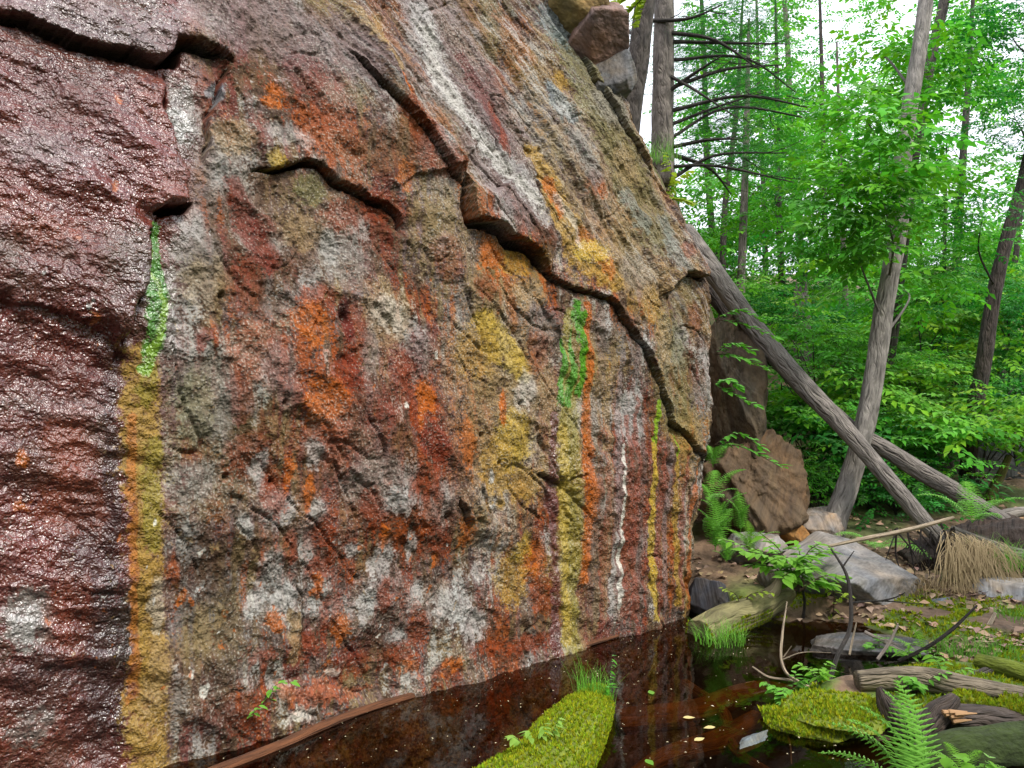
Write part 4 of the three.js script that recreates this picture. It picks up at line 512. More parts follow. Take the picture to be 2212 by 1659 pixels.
{ // the sapling over the water
  const base = at(1735, 1335, 5.6), q = rng(14), stems = [];
  for (const [x, y, d] of [[1560, 1165, 5.5], [1600, 1190, 5.4], [1640, 1150, 5.7], [1680, 1210, 5.3], [1720, 1165, 5.5], [1770, 1175, 5.6], [1800, 1190, 5.8], [1760, 1235, 5.3], [1800, 1270, 5.5], [1690, 1250, 5.3], [1620, 1220, 5.5], [1830, 1250, 5.7], [1660, 1180, 5.5], [1740, 1200, 5.4]]) { const fork = at(1728 + (q() - 0.5) * 20, 1240 + q() * 40, 5.55), e = at(x, y, d), m = fork.clone().lerp(e, 0.5); m.y += 0.06; stems.push([fork, m, e]); }
  const o = leafyPlant('beech_sapling', 'bright green beech sapling spreading over the water in front of the slab boulder', 'sapling', stems, 0.1, leafYoung, null, 20, { seed: 4, from: 0.15 });
  part(o, 'stem', tube([base, at(1738, 1300, 5.6), at(1728, 1250, 5.55)], [0.011, 0.009, 0.007], { radial: 8, seg: 16 }), barkDark);
  leafyPlant('beech_seedling', 'yellow green seedling below the beech sapling near the boulder', 'seedling', [[at(1800, 1345, 5.6), at(1802, 1290, 5.6), at(1806, 1240, 5.6)], [at(1802, 1300, 5.6), at(1830, 1280, 5.5)], [at(1802, 1290, 5.6), at(1780, 1260, 5.6)]], 0.06, leafMat(0.3, 0.42, 0.03), null, 9, { r0: 0.004 });
  leafyPlant('beech_seedling', 'yellow green leaf spray over the mossy stump beside the cliff foot', 'seedling', [[at(1600, 1330, 5.4), at(1620, 1285, 5.4), at(1670, 1280, 5.3)], [at(1600, 1320, 5.4), at(1590, 1285, 5.4), at(1560, 1270, 5.4)]], 0.06, leafMat(0.3, 0.42, 0.03), null, 11, { r0: 0.004, seed: 21 });
  // sprays hanging past the cliff end
  [['leafy spray hanging just beyond the cliff end above the ferns', [[1545, 830, 6.3], [1580, 850, 6.2], [1640, 880, 6.2]]], ['second leafy spray below it beside the brown outcrop', [[1545, 960, 6.3], [1600, 965, 6.2], [1690, 1010, 6.2]]], ['leafy spray over the upper end of the leaning trunk', [[1545, 690, 6.9], [1600, 700, 6.8], [1690, 735, 6.8]]], ['leafy spray against the ochre outcrop under the trunk', [[1545, 765, 6.8], [1590, 770, 6.7], [1660, 800, 6.7]]]].forEach(([l, p], i) => leafyPlant('leafy_branch', l, 'branch', [p.map(a => at(...a)), [at(...p[0]), at(p[1][0] - 10, p[1][1] - 30, p[1][2]), at(p[2][0] - 40, p[2][1] - 40, p[2][2])]], 0.09, leafGreen, null, 24, { seed: 40 + i, r0: 0.005, from: 0.1 }));
  leafyPlant('leafy_branch', 'yellow green leaf tuft hanging at the very top beside the dark trunk', 'branch', [[at(1400, -20, 7.8), at(1370, 15, 7.8), at(1345, 30, 7.8)], [at(1400, -10, 7.8), at(1385, 30, 7.8), at(1380, 60, 7.8)], [at(1390, -30, 7.8), at(1350, 0, 7.8), at(1330, 5, 7.8)]], 0.11, leafMat(0.34, 0.46, 0.03), null, 24, { seed: 60, from: 0.05 });
  leafyPlant('leafy_branch', 'yellow green leaf tuft growing on the cliff rim below the grey trunk', 'branch', [[at(1430, 440, 7.4), at(1460, 390, 7.4), at(1490, 370, 7.4)], [at(1430, 430, 7.4), at(1460, 430, 7.3), at(1500, 440, 7.3)], [at(1430, 440, 7.4), at(1450, 370, 7.4), at(1440, 330, 7.4)]], 0.1, leafMat(0.34, 0.46, 0.03), null, 26, { seed: 61, from: 0.05 });
  // two seedlings at the cliff foot over the water
  leafyPlant('seedling', 'tiny bright green seedling on the salmon ledge at the cliff foot', 'seedling', [[at(572, 1525, 3.78), at(578, 1500, 3.72), at(590, 1480, 3.7)], [at(580, 1500, 3.72), at(600, 1478, 3.7), at(640, 1472, 3.72)]], 0.05, leafMat(0.2, 0.5, 0.05), null, 8, { seed: 70, r0: 0.002, from: 0.1 });
  leafyPlant('seedling', 'smaller green sprig just below the seedling on the cliff', 'seedling', [[at(545, 1555, 3.66), at(550, 1535, 3.62), at(560, 1522, 3.6)]], 0.04, leafMat(0.2, 0.5, 0.05), null, 6, { seed: 71, r0: 0.002 });
}
// ferns
function frondGeo(len, wid, pairs, seed) {
  const pos = [], idx = [], r = rng(seed);
  const P = u => [u * len, 0.32 * len * Math.sin(u * 2.2) * 0.8 - 0.25 * len * u * u, 0];
  for (let i = 0; i < pairs; i++) { const u = 0.12 + 0.88 * i / pairs, [x, y] = P(u), L = wid * Math.pow(Math.sin(Math.PI * Math.min(1, 0.16 + u * 0.84)), 0.8) * (0.9 + 0.2 * r()) + 0.004, w = len / pairs * 0.75;
    for (const sd of [-1, 1]) { const seg = 6, k0 = pos.length / 3; for (let j = 0; j <= seg; j++) { const v = j / seg, zz = sd * L * v, xx = x + L * v * 0.32, yy = y - 0.18 * L * v * v + 0.01 * (r() - 0.5), ww = w * (1 - v * 0.85) * (j % 2 ? 1 : 0.62); pos.push(xx - ww / 2, yy, zz, xx, yy + 0.003, zz, xx + ww / 2, yy, zz); } for (let j = 0; j < seg; j++) { const a = k0 + j * 3; idx.push(a, a + 3, a + 4, a, a + 4, a + 1, a + 1, a + 4, a + 5, a + 1, a + 5, a + 2); } } }
  const k = pos.length / 3; for (let j = 0; j <= 12; j++) { const [x, y] = P(j / 12); pos.push(x, y, -0.0025 * (1.1 - j / 12), x, y + 0.002, 0.0025 * (1.1 - j / 12)); } for (let j = 0; j < 12; j++) { const a = k + j * 2; idx.push(a, a + 1, a + 3, a, a + 3, a + 2); }
  return geom(pos, idx);
}
const FRONDS = [frondGeo(0.5, 0.095, 22, 1), frondGeo(0.46, 0.085, 20, 2), frondGeo(0.34, 0.07, 16, 3)];
function fern(label, base, list, mat = fernGreen, sc = 1, group) { const o = thing('fern', label, 'fern', group); o.position.copy(base); for (const [yaw, pitch, s, roll = 0] of list) { const m = part(o, 'frond', FRONDS[Math.abs(Math.round(yaw * 10)) % 3], mat); m.rotation.set(roll, yaw, pitch, 'YXZ'); m.scale.setScalar(s * sc); } return o; }
fern('big pale green fern in the foreground beside the broken log', at(1985, 1760, 2.95), [[2.5, 0.95, 1.15, 0.7], [2.2, 1.05, 1.2, 0.5], [1.8, 1.1, 1.15, 0.2], [1.3, 1.1, 1.1, -0.1], [2.8, 0.8, 1.1, 0.7], [3.1, 0.6, 1.0, 0.6], [0.8, 0.9, 0.9, -0.3], [3.5, 0.45, 0.9, 0.4], [2.35, 0.7, 1.0, 0.6], [2.0, 0.85, 1.0, 0.4]], leafMat(0.2, 0.46, 0.06, 0.4), 0.82);
fern('small fern clump sprouting beside the cliff end', at(1535, 1085, 6.0), [[0.3, 0.7, 1], [1.2, 0.7, 0.9], [-0.5, 0.5, 0.9], [-1.4, 0.3, 0.9], [2, 0.8, 0.7]], fernGreen, 0.75);
fern('upright feathery fern on the litter below the outcrop', at(1600, 1150, 6.6), [[0.2, 1.25, 1], [1.5, 1.2, 1], [2.8, 1.2, 0.9], [4.2, 1.1, 0.9], [5.2, 1.2, 0.8]], fernGreen, 0.7);
fern('feathery fern against the cliff foot above the dark block', at(1545, 1190, 6.0), [[0.2, 1.2, 1], [1.5, 1.3, 1], [2.8, 1.2, 0.9], [4.2, 0.9, 0.9], [5.2, 1.0, 0.9], [0.9, 0.8, 1]], fernGreen, 0.8);
[[1570, 1215, 6.15, 'fern low on the litter behind the dark block'], [1620, 1195, 6.3, 'fern beside the flat grey ledge'], [1555, 1130, 6.2, 'fern clinging between the cliff end and the outcrop'], [1700, 1095, 7.2, 'fern under the brown outcrop edge'], [1540, 1010, 6.5, 'fern hanging from the crack at the cliff end']].forEach(([x, y, d, l], i) => fern(l, at(x, y, d), [0, 1, 2, 3, 4, 5].map(k => [k * 1.05 + i * 0.4, 0.7 + 0.4 * ((k * 7 + i) % 3) / 2, 0.75 + 0.1 * (k % 3)]), i % 2 ? leafYoung : fernGreen, 0.55 + 0.08 * (i % 3)));
fern('fern spreading on top of the root mound', at(2100, 1130, 6.2), [[-0.6, 0.5, 1], [-1.4, 0.3, 1], [-2.2, 0.5, 1], [0.2, 0.6, 1], [1.2, 0.7, 1], [3, 0.5, 1]], fernGreen, 0.9);
fern('leafy fern growing over the rotten log on the bank', at(2000, 1440, 4.9), [[-0.8, 0.7, 1], [-1.7, 0.5, 1], [0.4, 0.7, 1], [1.6, 0.9, 0.9], [2.8, 0.6, 1], [3.7, 0.5, 0.9]], leafYoung, 0.6);
fern('low fern hanging over the dark hollow by the boulder', at(1890, 1185, 6.6), [[-0.2, 0.2, 1], [-0.9, 0.0, 1], [-2, 0.2, 0.9], [3.4, 0.3, 1]], fernGreen, 0.9);
fern('small fern at the lower edge of the bank', at(2080, 1670, 3.2), [[0.5, 0.5, 1], [1.7, 0.6, 1], [2.8, 0.4, 0.9], [-0.9, 0.3, 1]], leafYoung, 0.4);

// grass blades and moss
function bladeGeo(n, h, spread, seed, bend = 0.5) { const r = rng(seed), pos = [], idx = []; for (let i = 0; i < n; i++) { const a = r() * 6.283, R = spread * Math.sqrt(r()), x = Math.cos(a) * R, z = Math.sin(a) * R, H = h * (0.5 + 0.7 * r()), b = bend * H * (0.3 + r()), yaw = r() * 6.283, w = 0.0016 + 0.0014 * r(), cx = Math.cos(yaw), cz = Math.sin(yaw), k = pos.length / 3; for (let j = 0; j <= 4; j++) { const v = j / 4, o = b * v * v, ww = w * (1 - v * 0.9); pos.push(x + cx * o - cz * ww, H * v * (1 - 0.15 * v), z + cz * o + cx * ww, x + cx * o + cz * ww, H * v * (1 - 0.15 * v), z + cz * o - cx * ww); } for (let j = 0; j < 4; j++) { const q = k + j * 2; idx.push(q, q + 1, q + 3, q, q + 3, q + 2); } } return geom(pos, idx); }
const TUFT = geom([-0.004, 0, 0, 0.004, 0, 0, 0.002, 0.016, 0.004, 0, 0, -0.004, 0, 0, 0.004, -0.004, 0.014, 0.002, -0.003, 0, 0.003, 0.003, 0, -0.003, 0.004, 0.012, -0.004], [0, 1, 2, 3, 4, 5, 6, 7, 8]);
function mossOn(parent, spotFn, n, seed, sc = 1) { const q = rng(seed), sp = []; for (let i = 0; i < n; i++) { const p = spotFn(q); if (p) sp.push([p, q() * 6.28, (q() - 0.5) * 1.1, (q() - 0.5) * 1.1, sc * (0.7 + 0.8 * q())]); } scatter(parent, 'moss_tuft', [TUFT], mossGreen, sp, () => { const k = 0.6 + 0.7 * q(), y = q(); return [k * (0.75 + 0.6 * y), k, k * 0.8]; }); }
{ // moss covered log in the water
  const o = thing('mossy_log', 'bright yellow green mossy log lying in the pool in the foreground', 'log');
  const pts = [onLevel(1080, 1700, 0.08), onLevel(1165, 1645, 0.08), onLevel(1225, 1570, 0.09), onLevel(1265, 1520, 0.08), onLevel(1290, 1475, 0.05)].map(p => p.setY(p.y - 0.06)), g = tube(pts, [0.17, 0.165, 0.15, 0.12, 0.07], { radial: 30, seg: 80, seed: 31, rough: 0.12, flat: 0.75 });
  part(o, 'log', g, mossBase); const P = g.attributes.position, N = g.attributes.normal;
  mossOn(o, q => { const i = q() * P.count | 0; if (N.getY(i) < -0.15 && P.getY(i) < 0.02) return null; const k = Math.min(P.count - 1, i + (q() < 0.5 ? 1 : 31)), a = q(); return V3(lerp(P.getX(i), P.getX(k), a), lerp(P.getY(i), P.getY(k), a) - 0.003 + (q() - 0.5) * 0.006, lerp(P.getZ(i), P.getZ(k), a) + (q() - 0.5) * 0.01); }, 15000, 4);
  const tip = onLevel(1290, 1490, 0.08), gr = thing('grass_tuft', 'tuft of thin bright grass on the far end of the mossy log', 'grass'); gr.position.copy(tip).setY(0.02);
  part(gr, 'blades', bladeGeo(150, 0.16, 0.1, 3), grassGreen); part(gr, 'tall_blades', bladeGeo(40, 0.24, 0.07, 4, 0.3), grassGreen).position.set(-0.05, 0, 0.02);
  leafyPlant('water_plant', 'small pale leafed plant growing from the mossy log', 'plant', [0, 1, 2, 3].map(i => { const b = onLevel(1130 + i * 18, 1625 - i * 8, 0.13); return [b, b.clone().add(V3(0.01 * (i - 1), 0.04, 0)), b.clone().add(V3(0.03 * (i - 1.5), 0.07 + 0.01 * i, 0.01))]; }), 0.045, leafMat(0.3, 0.5, 0.08), null, 8, { seed: 81, r0: 0.002, from: 0.4 });
  leafyPlant('water_plant', 'upright narrow leafed plant at the grassy end of the log', 'plant', [[onLevel(1318, 1500, 0.05), onLevel(1318, 1500, 0.05).add(V3(0, 0.1, 0)), onLevel(1318, 1500, 0.05).add(V3(0.01, 0.2, 0))], [onLevel(1300, 1510, 0.05), onLevel(1300, 1510, 0.05).add(V3(0.03, 0.08, 0.02))]], 0.05, leafGreen, null, 10, { seed: 82, r0: 0.002, wide: 0.3 });
}
// the long pole afloat along the cliff foot
single(new THREE.Mesh(tube([onLevel(440, 1675, 0.0), onLevel(600, 1612, 0.002), onLevel(760, 1543, 0.006), onLevel(930, 1489, 0.004), onLevel(1100, 1438, 0.012), onLevel(1230, 1403, 0.012), onLevel(1335, 1373, 0.012)], [0.03, 0.03, 0.028, 0.026, 0.024, 0.022, 0.014], { radial: 16, seg: 160, seed: 41, rough: 0.16, flat: 0.7 }), plank), 'floating_pole', 'long straight orange brown pole afloat along the cliff foot', 'log');
single(new THREE.Mesh(tube([onLevel(1000, 1422, 0.01), onLevel(1060, 1408, 0.014), onLevel(1110, 1400, 0.01)], [0.012, 0.014, 0.008], { radial: 8, seg: 14, seed: 5 }), deadWood), 'stick', 'short pale stick floating against the wall beside the long pole', 'stick');
// sunken wood seen through the water
[['sunken log seen dimly under the water left of the moss bank', [[1330, 1560, -0.1], [1500, 1540, -0.08], [1640, 1490, -0.05], [1730, 1500, -0.06]], 0.07], ['sunken branch under the water near the foreground', [[1640, 1560, -0.06], [1560, 1600, -0.1], [1430, 1640, -0.12], [1330, 1700, -0.14]], 0.06], ['crooked sunken branch crossing the sunken log', [[1480, 1480, -0.08], [1560, 1540, -0.08], [1590, 1620, -0.1], [1680, 1680, -0.12]], 0.035]].forEach(([l, p, r], i) => single(new THREE.Mesh(tube(p.map(([x, y, h]) => onLevel(x, y, h)), [r, r * 0.9, r * 0.5], { radial: 12, seg: 40, seed: 50 + i, rough: 0.12 }), bark('#8a6230', 0.01)), 'sunken_log', l, 'log'));
rockAt('log_end', 'pale lichen crusted log end breaking the water surface', stone('#686d6b'), onLevel(1625, 1603, -0.005), [0.12, 0.022, 0.04], { seed: 97, planes: 6, rough: 0.12, turn: [0, 0.75, 0.06], category: 'log', detail: 18 });

{ // mossy stump arching over the water by the cliff foot
  const o = thing('mossy_stump', 'hollow mossy stump arching over the water at the cliff foot', 'stump');
  const g = tube([onLevel(1510, 1375, 0.0), at(1560, 1345, 5.35), at(1620, 1322, 5.45), at(1670, 1296, 5.55), at(1700, 1280, 5.65)], [0.11, 0.1, 0.1, 0.09, 0.07], { radial: 22, seg: 50, seed: 61, rough: 0.16 }); part(o, 'wood', g, bark('#8a8258', 0.02));
  part(o, 'broken_spur', tube([at(1640, 1300, 5.5), at(1672, 1275, 5.5), at(1688, 1238, 5.5)], [0.05, 0.045, 0.008], { radial: 12, seg: 20, seed: 6, rough: 0.2 }), deadWood);
  const P = g.attributes.position, N = g.attributes.normal; mossOn(o, q => { const i = q() * P.count * 0.7 | 0; return N.getY(i) < 0.0 || q() < 0.25 ? null : V3(P.getX(i), P.getY(i) - 0.002, P.getZ(i)); }, 5200, 7, 1.15);
  const t = thing('grass_tuft', 'pale grass spilling into the water from the mossy stump', 'grass'); t.position.copy(onLevel(1555, 1385, 0.01)); part(t, 'blades', bladeGeo(220, 0.13, 0.16, 8, 0.9), grassGreen);
}
{ // root mound with hanging dry grass
  const o = thing('root_mound', 'upturned root mound hung with straw coloured dry grass', 'root mound'); const c = at(2065, 1215, 6.5);
  const m = part(o, 'earth', boulder(131, [0.55, 0.42, 0.4], 6, 0.14, 36), new THREE.MeshStandardMaterial({ color: '#3d3028', map: stoneMap, bumpMap: grainBump, bumpScale: 0.05, roughness: 1, vertexColors: true })); m.position.copy(c).add(V3(0.05, -0.06, -0.05));
  const q = rng(17), pos = [], idx = [];
  for (let i = 0; i < 950; i++) { const x = 2040 + q() * 120, p = at(x, 1150 + q() * 90 + (x - 2060) * 0.25, 6.12 - q() * 0.2), H = (0.1 + 0.32 * q() * q()) * (1.2 - 0.006 * Math.abs(x - 2100)), k = pos.length / 3, w = 0.001 + 0.0012 * q(), dx = (q() - 0.55) * 0.35; for (let j = 0; j <= 4; j++) { const v = j / 4, y = p.y + 0.04 * Math.sin(v * 3) - H * v * v, xx = p.x + dx * v, zz = p.z + 0.16 * v * (1 + 0.4 * q()); pos.push(xx - w, y, zz, xx + w, y, zz + w); } for (let j = 0; j < 4; j++) { const a = k + j * 2; idx.push(a, a + 1, a + 3, a, a + 3, a + 2); } }
  part(o, 'dry_grass', geom(pos, idx), dryGrass, 'stuff');
  for (let i = 0; i < 16; i++) { const a = at(1930 + q() * 140, 1130 + q() * 40, 6.2), b = a.clone().add(V3((q() - 0.5) * 0.3, -0.15 - 0.25 * q(), 0.1)); branch(o, a, b, 0.008, barkDeep, 0, 900 + i, 'root'); }
  const t = thing('grass_tuft', 'matted straw grass tuft at the foot of the root mound', 'grass'); t.position.copy(at(2000, 1290, 5.9)); part(t, 'blades', bladeGeo(260, 0.2, 0.16, 9, 1.2), dryGrass);
  const g2 = thing('grass_tuft', 'green grass draped over the fallen log on the root mound', 'grass'); g2.position.copy(at(2165, 1225, 6.0)); part(g2, 'blades', bladeGeo(260, 0.22, 0.2, 10, 1.1), grassGreen);
}
// grass on the wet bank
[[2090, 1410, 'dense bright green grass clump behind the rotten log', 200, 0.14, 0.16], [2180, 1420, 'thin grass clump in the wet hollow by the bank', 120, 0.14, 0.2], [2195, 1330, 'grass growing under the pale bank boulder', 110, 0.12, 0.14], [1800, 1525, 'short grass mixed with moss on the bank tongue', 160, 0.07, 0.16], [1480 + 260, 1530, 'short grass at the tip of the bank tongue', 90, 0.05, 0.1], [2130, 1500, 'low grass between the rotten log and the broken log', 120, 0.08, 0.16], [1432, 325, 'pale grass tuft at the foot of the grey conifer', 160, 0.3, 0.2]].forEach(([x, y, l, n, h, s], i) => { const t = thing('grass_tuft', l, 'grass'); if (y < 400) t.position.copy(at(x, y + 20, 8.9)); else { const p = hit(x, y, 0.02); t.position.copy(p).setY(p.y - 0.03); } part(t, 'blades', bladeGeo(n, h, s, 200 + i, 0.6), grassGreen); });
{ // moss and litter as a cover of the bank
  const o = new THREE.Group(); o.name = 'bank_moss'; o.userData = { label: 'bright moss carpet on the pool bank and its hummocks', category: 'moss', kind: 'stuff' }; scene.add(o);
  mossOn(o, q => { const x = 1.2 + q() * 3, d = 3.2 + q() * 2.7, sd = poolDistance(x, d); if (sd < 0.02 || fbm(x * 2.6 + 4, d * 2.6, 3) < -0.02) return null; return V3(x, ground(x, d) - 0.002, -d); }, 26000, 9, 1.3);
  const l = new THREE.Group(); l.name = 'leaf_litter'; l.userData = { label: 'scattered dry brown leaves on the bank and slope', category: 'leaf litter', kind: 'stuff' }; scene.add(l);
  const q = rng(19), sp = []; for (let i = 0; i < 7000; i++) { const x = 1.1 + q() * 5, d = 4.6 + q() * q() * 7, sd = poolDistance(x, d); if (sd < 0.03 || fbm(x * 2 + 20, d * 2, 2) < -0.15) continue; sp.push([V3(x, ground(x, d) + 0.006 + 0.012 * q(), -d), q() * 6.28, (q() - 0.5) * 1.1, (q() - 0.5) * 1.1, 0.6 + 0.6 * q()]); }
  scatter(l, 'dry_leaf', [smallLeaf(0.07, 0.045)], litterMat, sp, () => { const k = 0.5 + 0.9 * q(); return [k, k * (0.85 + 0.25 * q()), k * (0.8 + 0.4 * q())]; });
  const fl = new THREE.Group(); fl.name = 'floating_debris'; fl.userData = { label: 'specks of pollen and leaf bits floating on the pool', category: 'debris', kind: 'stuff' }; scene.add(fl);
  const sf = []; for (let i = 0; i < 700; i++) { const x = -1.9 + q() * 3.4, d = 3 + q() * 2.6; if (poolDistance(x, d) > -0.05) continue; sf.push([V3(x, 0.002, -d), q() * 6.28, 0, 0, 0.08 + 0.25 * q() * q()]); } scatter(fl, 'speck', [smallLeaf(0.06, 0.035)], solid(0.5, 0.42, 0.25), sf, () => [1, 1, 1]);
  [[1475, 1550], [1410, 1500], [1545, 1570], [1395, 1640], [1500, 1600]].forEach(([x, y], i) => { const m = single(new THREE.Mesh(leafGeo(0.06, 0.035, 0.1, 0), i % 2 ? leafYoung : solid(0.5, 0.4, 0.16)), 'floating_leaf', i % 2 ? 'green leaf floating on the dark water' : 'yellow brown leaf floating on the dark water', 'leaf', i % 2 ? 'green floating leaves' : 'brown floating leaves'); m.position.copy(onLevel(x, y, 0.004)); m.rotation.y = i * 1.7; });
}
// logs and moss hummocks on the bank
const logAt = (label, pts, radii, mat, opt = {}) => { const o = thing(opt.name || 'log', label, 'log'); part(o, 'trunk', tube(pts, radii, { radial: 18, seg: 50, rough: 0.12, seed: 70 + label.length, ...opt }), mat); return o; };
logAt('long rotten grey log lying across the bank', [[1850, 1470], [1920, 1466], [2000, 1468], [2100, 1490], [2230, 1510]].map(([x, y]) => hit(x, y, 0.045)), [0.05, 0.06, 0.062, 0.058, 0.055], bark('#8a7c66'));
logAt('mossy log at the wet hollow by the grass', [[2110, 1428], [2170, 1442], [2250, 1464]].map(([x, y]) => hit(x, y, 0.035)), [0.04, 0.045, 0.05], mossBase);
{
  const o = logAt('broken dark log with bright splintered orange wood', [at(2040, 1550, 3.72), at(2100, 1555, 3.74), at(2160, 1562, 3.76), at(2300, 1580, 3.8)], [0.06, 0.078, 0.08, 0.08], bark('#5c4f46'), { seg: 60 });
  part(o, 'broken_half', tube([at(1978, 1600, 3.62), at(2010, 1560, 3.68), at(2050, 1520, 3.72), at(2062, 1508, 3.74)], [0.045, 0.065, 0.055, 0.03], { radial: 16, seg: 26, rough: 0.16, seed: 9 }), bark('#54463c'));
  const q = rng(6); for (let i = 0; i < 9; i++) { const c = at(2036 + q() * 26, 1538 + q() * 22, 3.63); part(o, 'splinter', tube([c, c.clone().add(V3(0.04 + 0.07 * q(), 0.01 * (q() - 0.5), -0.01))], [0.012, 0.003], { radial: 6, seg: 5, seed: i }), solid(0.36, 0.2, 0.09, 0.8)); }
}
logAt('big mossy green log under the broken one near the water', [at(1985, 1650, 3.5), at(2060, 1628, 3.52), at(2150, 1622, 3.55), at(2300, 1606, 3.6)], [0.07, 0.1, 0.11, 0.11], new THREE.MeshStandardMaterial({ color: '#38451a', map: stoneMap, bumpMap: grainBump, bumpScale: 0.03, roughness: 1 }));
logAt('upright rotten stump stub beside the broken log', [at(1965, 1575, 3.72), at(1935, 1545, 3.75), at(1908, 1505, 3.8), at(1898, 1484, 3.82)], [0.07, 0.07, 0.05, 0.012], bark('#4d4034'), { name: 'stump_stub' });
logAt('short grey branch stub sticking up from the rotten log', [hit(2065, 1482, 0.02), at(2100, 1464, 4.3), at(2145, 1446, 4.3)], [0.03, 0.026, 0.022], barkGrey, { name: 'branch_stub' });
[[1755, 1555, 0.2, 0.06, 3.95, 'round yellow green moss hummock at the water edge'], [2110, 1505, 0.12, 0.06, 4.2, 'small mossy hummock behind the broken log'], [1830, 1530, 0.22, 0.05, 4.1, 'low grassy moss hummock in the middle of the bank tongue'], [2200, 1530, 0.13, 0.06, 4.1, 'straw topped moss hummock beside the broken log']].forEach(([x, y, r, h, d, l], i) => {
  const o = thing('moss_hummock', l, 'moss'), c = hit(x, y, 0.02), g = boulder(140 + i, [r, h, r * 0.8], 4, 0.1, 20); part(o, 'cushion', g, mossBase).position.set(c.x, ground(c.x, -c.z) + 0.005, c.z); const P = g.attributes.position, N = g.attributes.normal;
  mossOn(o, q => { const k = q() * P.count | 0; return N.getY(k) < 0.1 ? null : V3(c.x + P.getX(k), ground(c.x, -c.z) + 0.003 + P.getY(k), c.z + P.getZ(k)); }, 2600, 30 + i, 1.2);
});
// sticks and twigs
const stick = (label, pts, r, mat = twigGrey, side = []) => { const o = thing('dead_branch', label, 'branch'); part(o, 'stem', tube(pts.map(p => at(...p)), r, { radial: 8, seg: 40, rough: 0.1, seed: label.length }), mat); side.forEach((s, i) => part(o, 'twig', tube(s.map(p => at(...p)), [r[r.length - 1] * 1.2, r[r.length - 1] * 0.5], { radial: 6, seg: 20, seed: i }), mat)); return o; };
stick('slender tan pole slanting up from the slab boulder to the trunks', [[1790, 1180, 5.9], [1860, 1165, 5.9], [1960, 1145, 5.9], [2060, 1118, 6.0]], [0.012, 0.016, 0.016, 0.012], deadWood);
stick('crooked dark upright branch rising out of the pool', [[1790, 1478, 4.35], [1808, 1420, 4.45], [1835, 1360, 4.6], [1838, 1300, 4.7], [1828, 1240, 4.8], [1795, 1185, 4.9]], [0.014, 0.013, 0.012, 0.011, 0.009, 0.005], barkDark, [[[1838, 1302, 4.7], [1900, 1298, 4.7], [1990, 1305, 4.75]], [[1905, 1298, 4.7], [1935, 1290, 4.7], [1955, 1280, 4.7]], [[1820, 1225, 4.8], [1845, 1190, 4.85]]]);
stick('thin white forked twig standing in the water', [[1735, 1478, 4.3], [1700, 1455, 4.35], [1688, 1425, 4.4], [1690, 1370, 4.5], [1700, 1300, 4.7]], [0.008, 0.008, 0.007, 0.006, 0.003], deadWood, [[[1690, 1425, 4.4], [1730, 1410, 4.4], [1795, 1410, 4.45]], [[1692, 1420, 4.4], [1710, 1395, 4.4]]]);
stick('thin pale twig reaching out low over the water', [[1625, 1440, 4.45], [1660, 1462, 4.4], [1710, 1470, 4.35], [1750, 1485, 4.3]], [0.004, 0.006, 0.007, 0.008], deadWood);
stick('dark curved stick slanting over the green grass', [[1940, 1428, 4.7], [1990, 1405, 4.7], [2050, 1365, 4.75], [2110, 1308, 4.85]], [0.012, 0.011, 0.01, 0.006], barkDeep);
stick('grey stick crossing the pool arm beneath the boulder', [[1868, 1365, 5.0], [1920, 1392, 4.9], [1990, 1432, 4.8], [2020, 1450, 4.75]], [0.011, 0.011, 0.01, 0.007], twigGrey);
stick('second grey stick lying along the first', [[1890, 1372, 5.05], [1950, 1400, 4.95], [2010, 1440, 4.85]], [0.009, 0.009, 0.006], twigGrey);
stick('upright thin stick poking from the pool arm', [[1835, 1415, 4.75], [1842, 1380, 4.8], [1850, 1345, 4.85]], [0.007, 0.006, 0.004], deadWood);
stick('leaning pale stick poking from the pool arm', [[1895, 1425, 4.75], [1920, 1390, 4.8], [1940, 1350, 4.85]], [0.01, 0.009, 0.006], twigGrey);
stick('short grey stick on the moss beside the pointed stone', [[1955, 1328, 5.6], [2000, 1336, 5.5], [2040, 1345, 5.45]], [0.014, 0.016, 0.012], twigGrey);
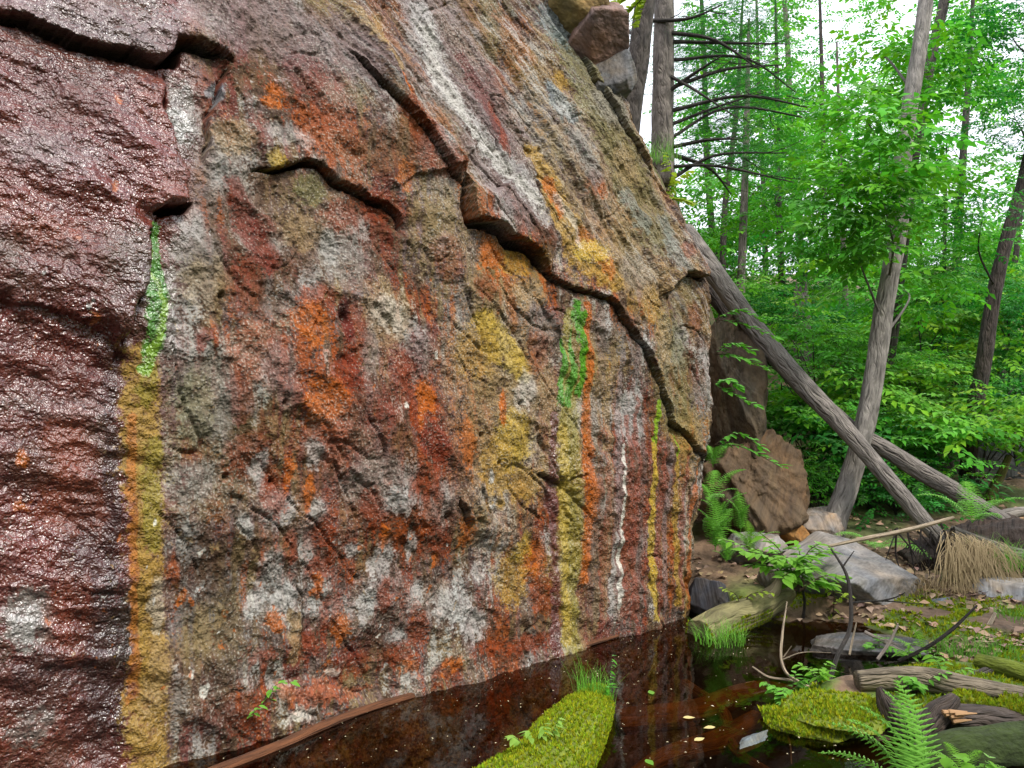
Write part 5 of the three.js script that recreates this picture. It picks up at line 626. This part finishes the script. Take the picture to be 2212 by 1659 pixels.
stick('pale slanting stick near the pale bank boulder', [[2125, 1370, 5.1], [2140, 1345, 5.15], [2150, 1325, 5.2]], [0.012, 0.014, 0.01], deadWood);
stick('thin twig hooked in the water by the fern', [[1665, 1575, 3.85], [1690, 1572, 3.85], [1705, 1600, 3.75], [1710, 1650, 3.6]], [0.004, 0.005, 0.004, 0.003], twigGrey);
stick('thin dark upright twig beside the broken log', [[1965, 1560, 3.9], [1963, 1520, 3.9], [1962, 1480, 3.95]], [0.006, 0.005, 0.003], barkDeep);
stick('short dark stick leaning on the rotten log', [[1938, 1510, 4.3], [1925, 1480, 4.3], [1918, 1455, 4.3]], [0.009, 0.01, 0.01], barkDeep);
stick('tan curved root arching over the moss hummock', [[1735, 1535, 4.0], [1770, 1520, 4.0], [1820, 1512, 4.05], [1870, 1510, 4.1]], [0.006, 0.008, 0.008, 0.006], deadWood);
// small plants of the bank
[[1710, 1510, 'light green leafy plant at the tip of the bank tongue'], [1770, 1480, 'leafy plant beside the crooked dark branch'], [1700, 1535, 'low leaves trailing from the bank tongue into the water'], [1960, 1430, 'bright leafy plant between the crossing sticks'], [1900, 1420, 'small leafy plant at the edge of the pool arm'], [2040, 1470, 'leafy plant in front of the green grass clump'], [1980, 1500, 'small leafy plant beside the upright rotten stub']].forEach(([x, y, l], i) => { const q = rng(1000 + i), b = hit(x, y, 0); leafyPlant('bank_plant', l, 'plant', [0, 1, 2, 3, 4].map(k => { const e = b.clone().add(V3((q() - 0.5) * 0.22, 0.05 + 0.1 * q(), (q() - 0.5) * 0.2)); return [b, b.clone().lerp(e, 0.5).add(V3(0, 0.03, 0)), e]; }), 0.055, i % 2 ? leafYoung : fernGreen, null, 8, { seed: 90 + i, r0: 0.002, from: 0.3 }); });
leafyPlant('bank_plant', 'round leafed plant at the lower edge of the view beside the big fern', 'plant', [0, 1, 2].map(k => { const b = at(2060 + k * 30, 1680, 3.1); return [b, b.clone().add(V3(0.01, 0.04, 0)), b.clone().add(V3(0.03 * (k - 1), 0.08, 0))]; }), 0.06, leafYoung, null, 6, { seed: 99, r0: 0.002, wide: 0.8 });

renderer.render(scene, camera);
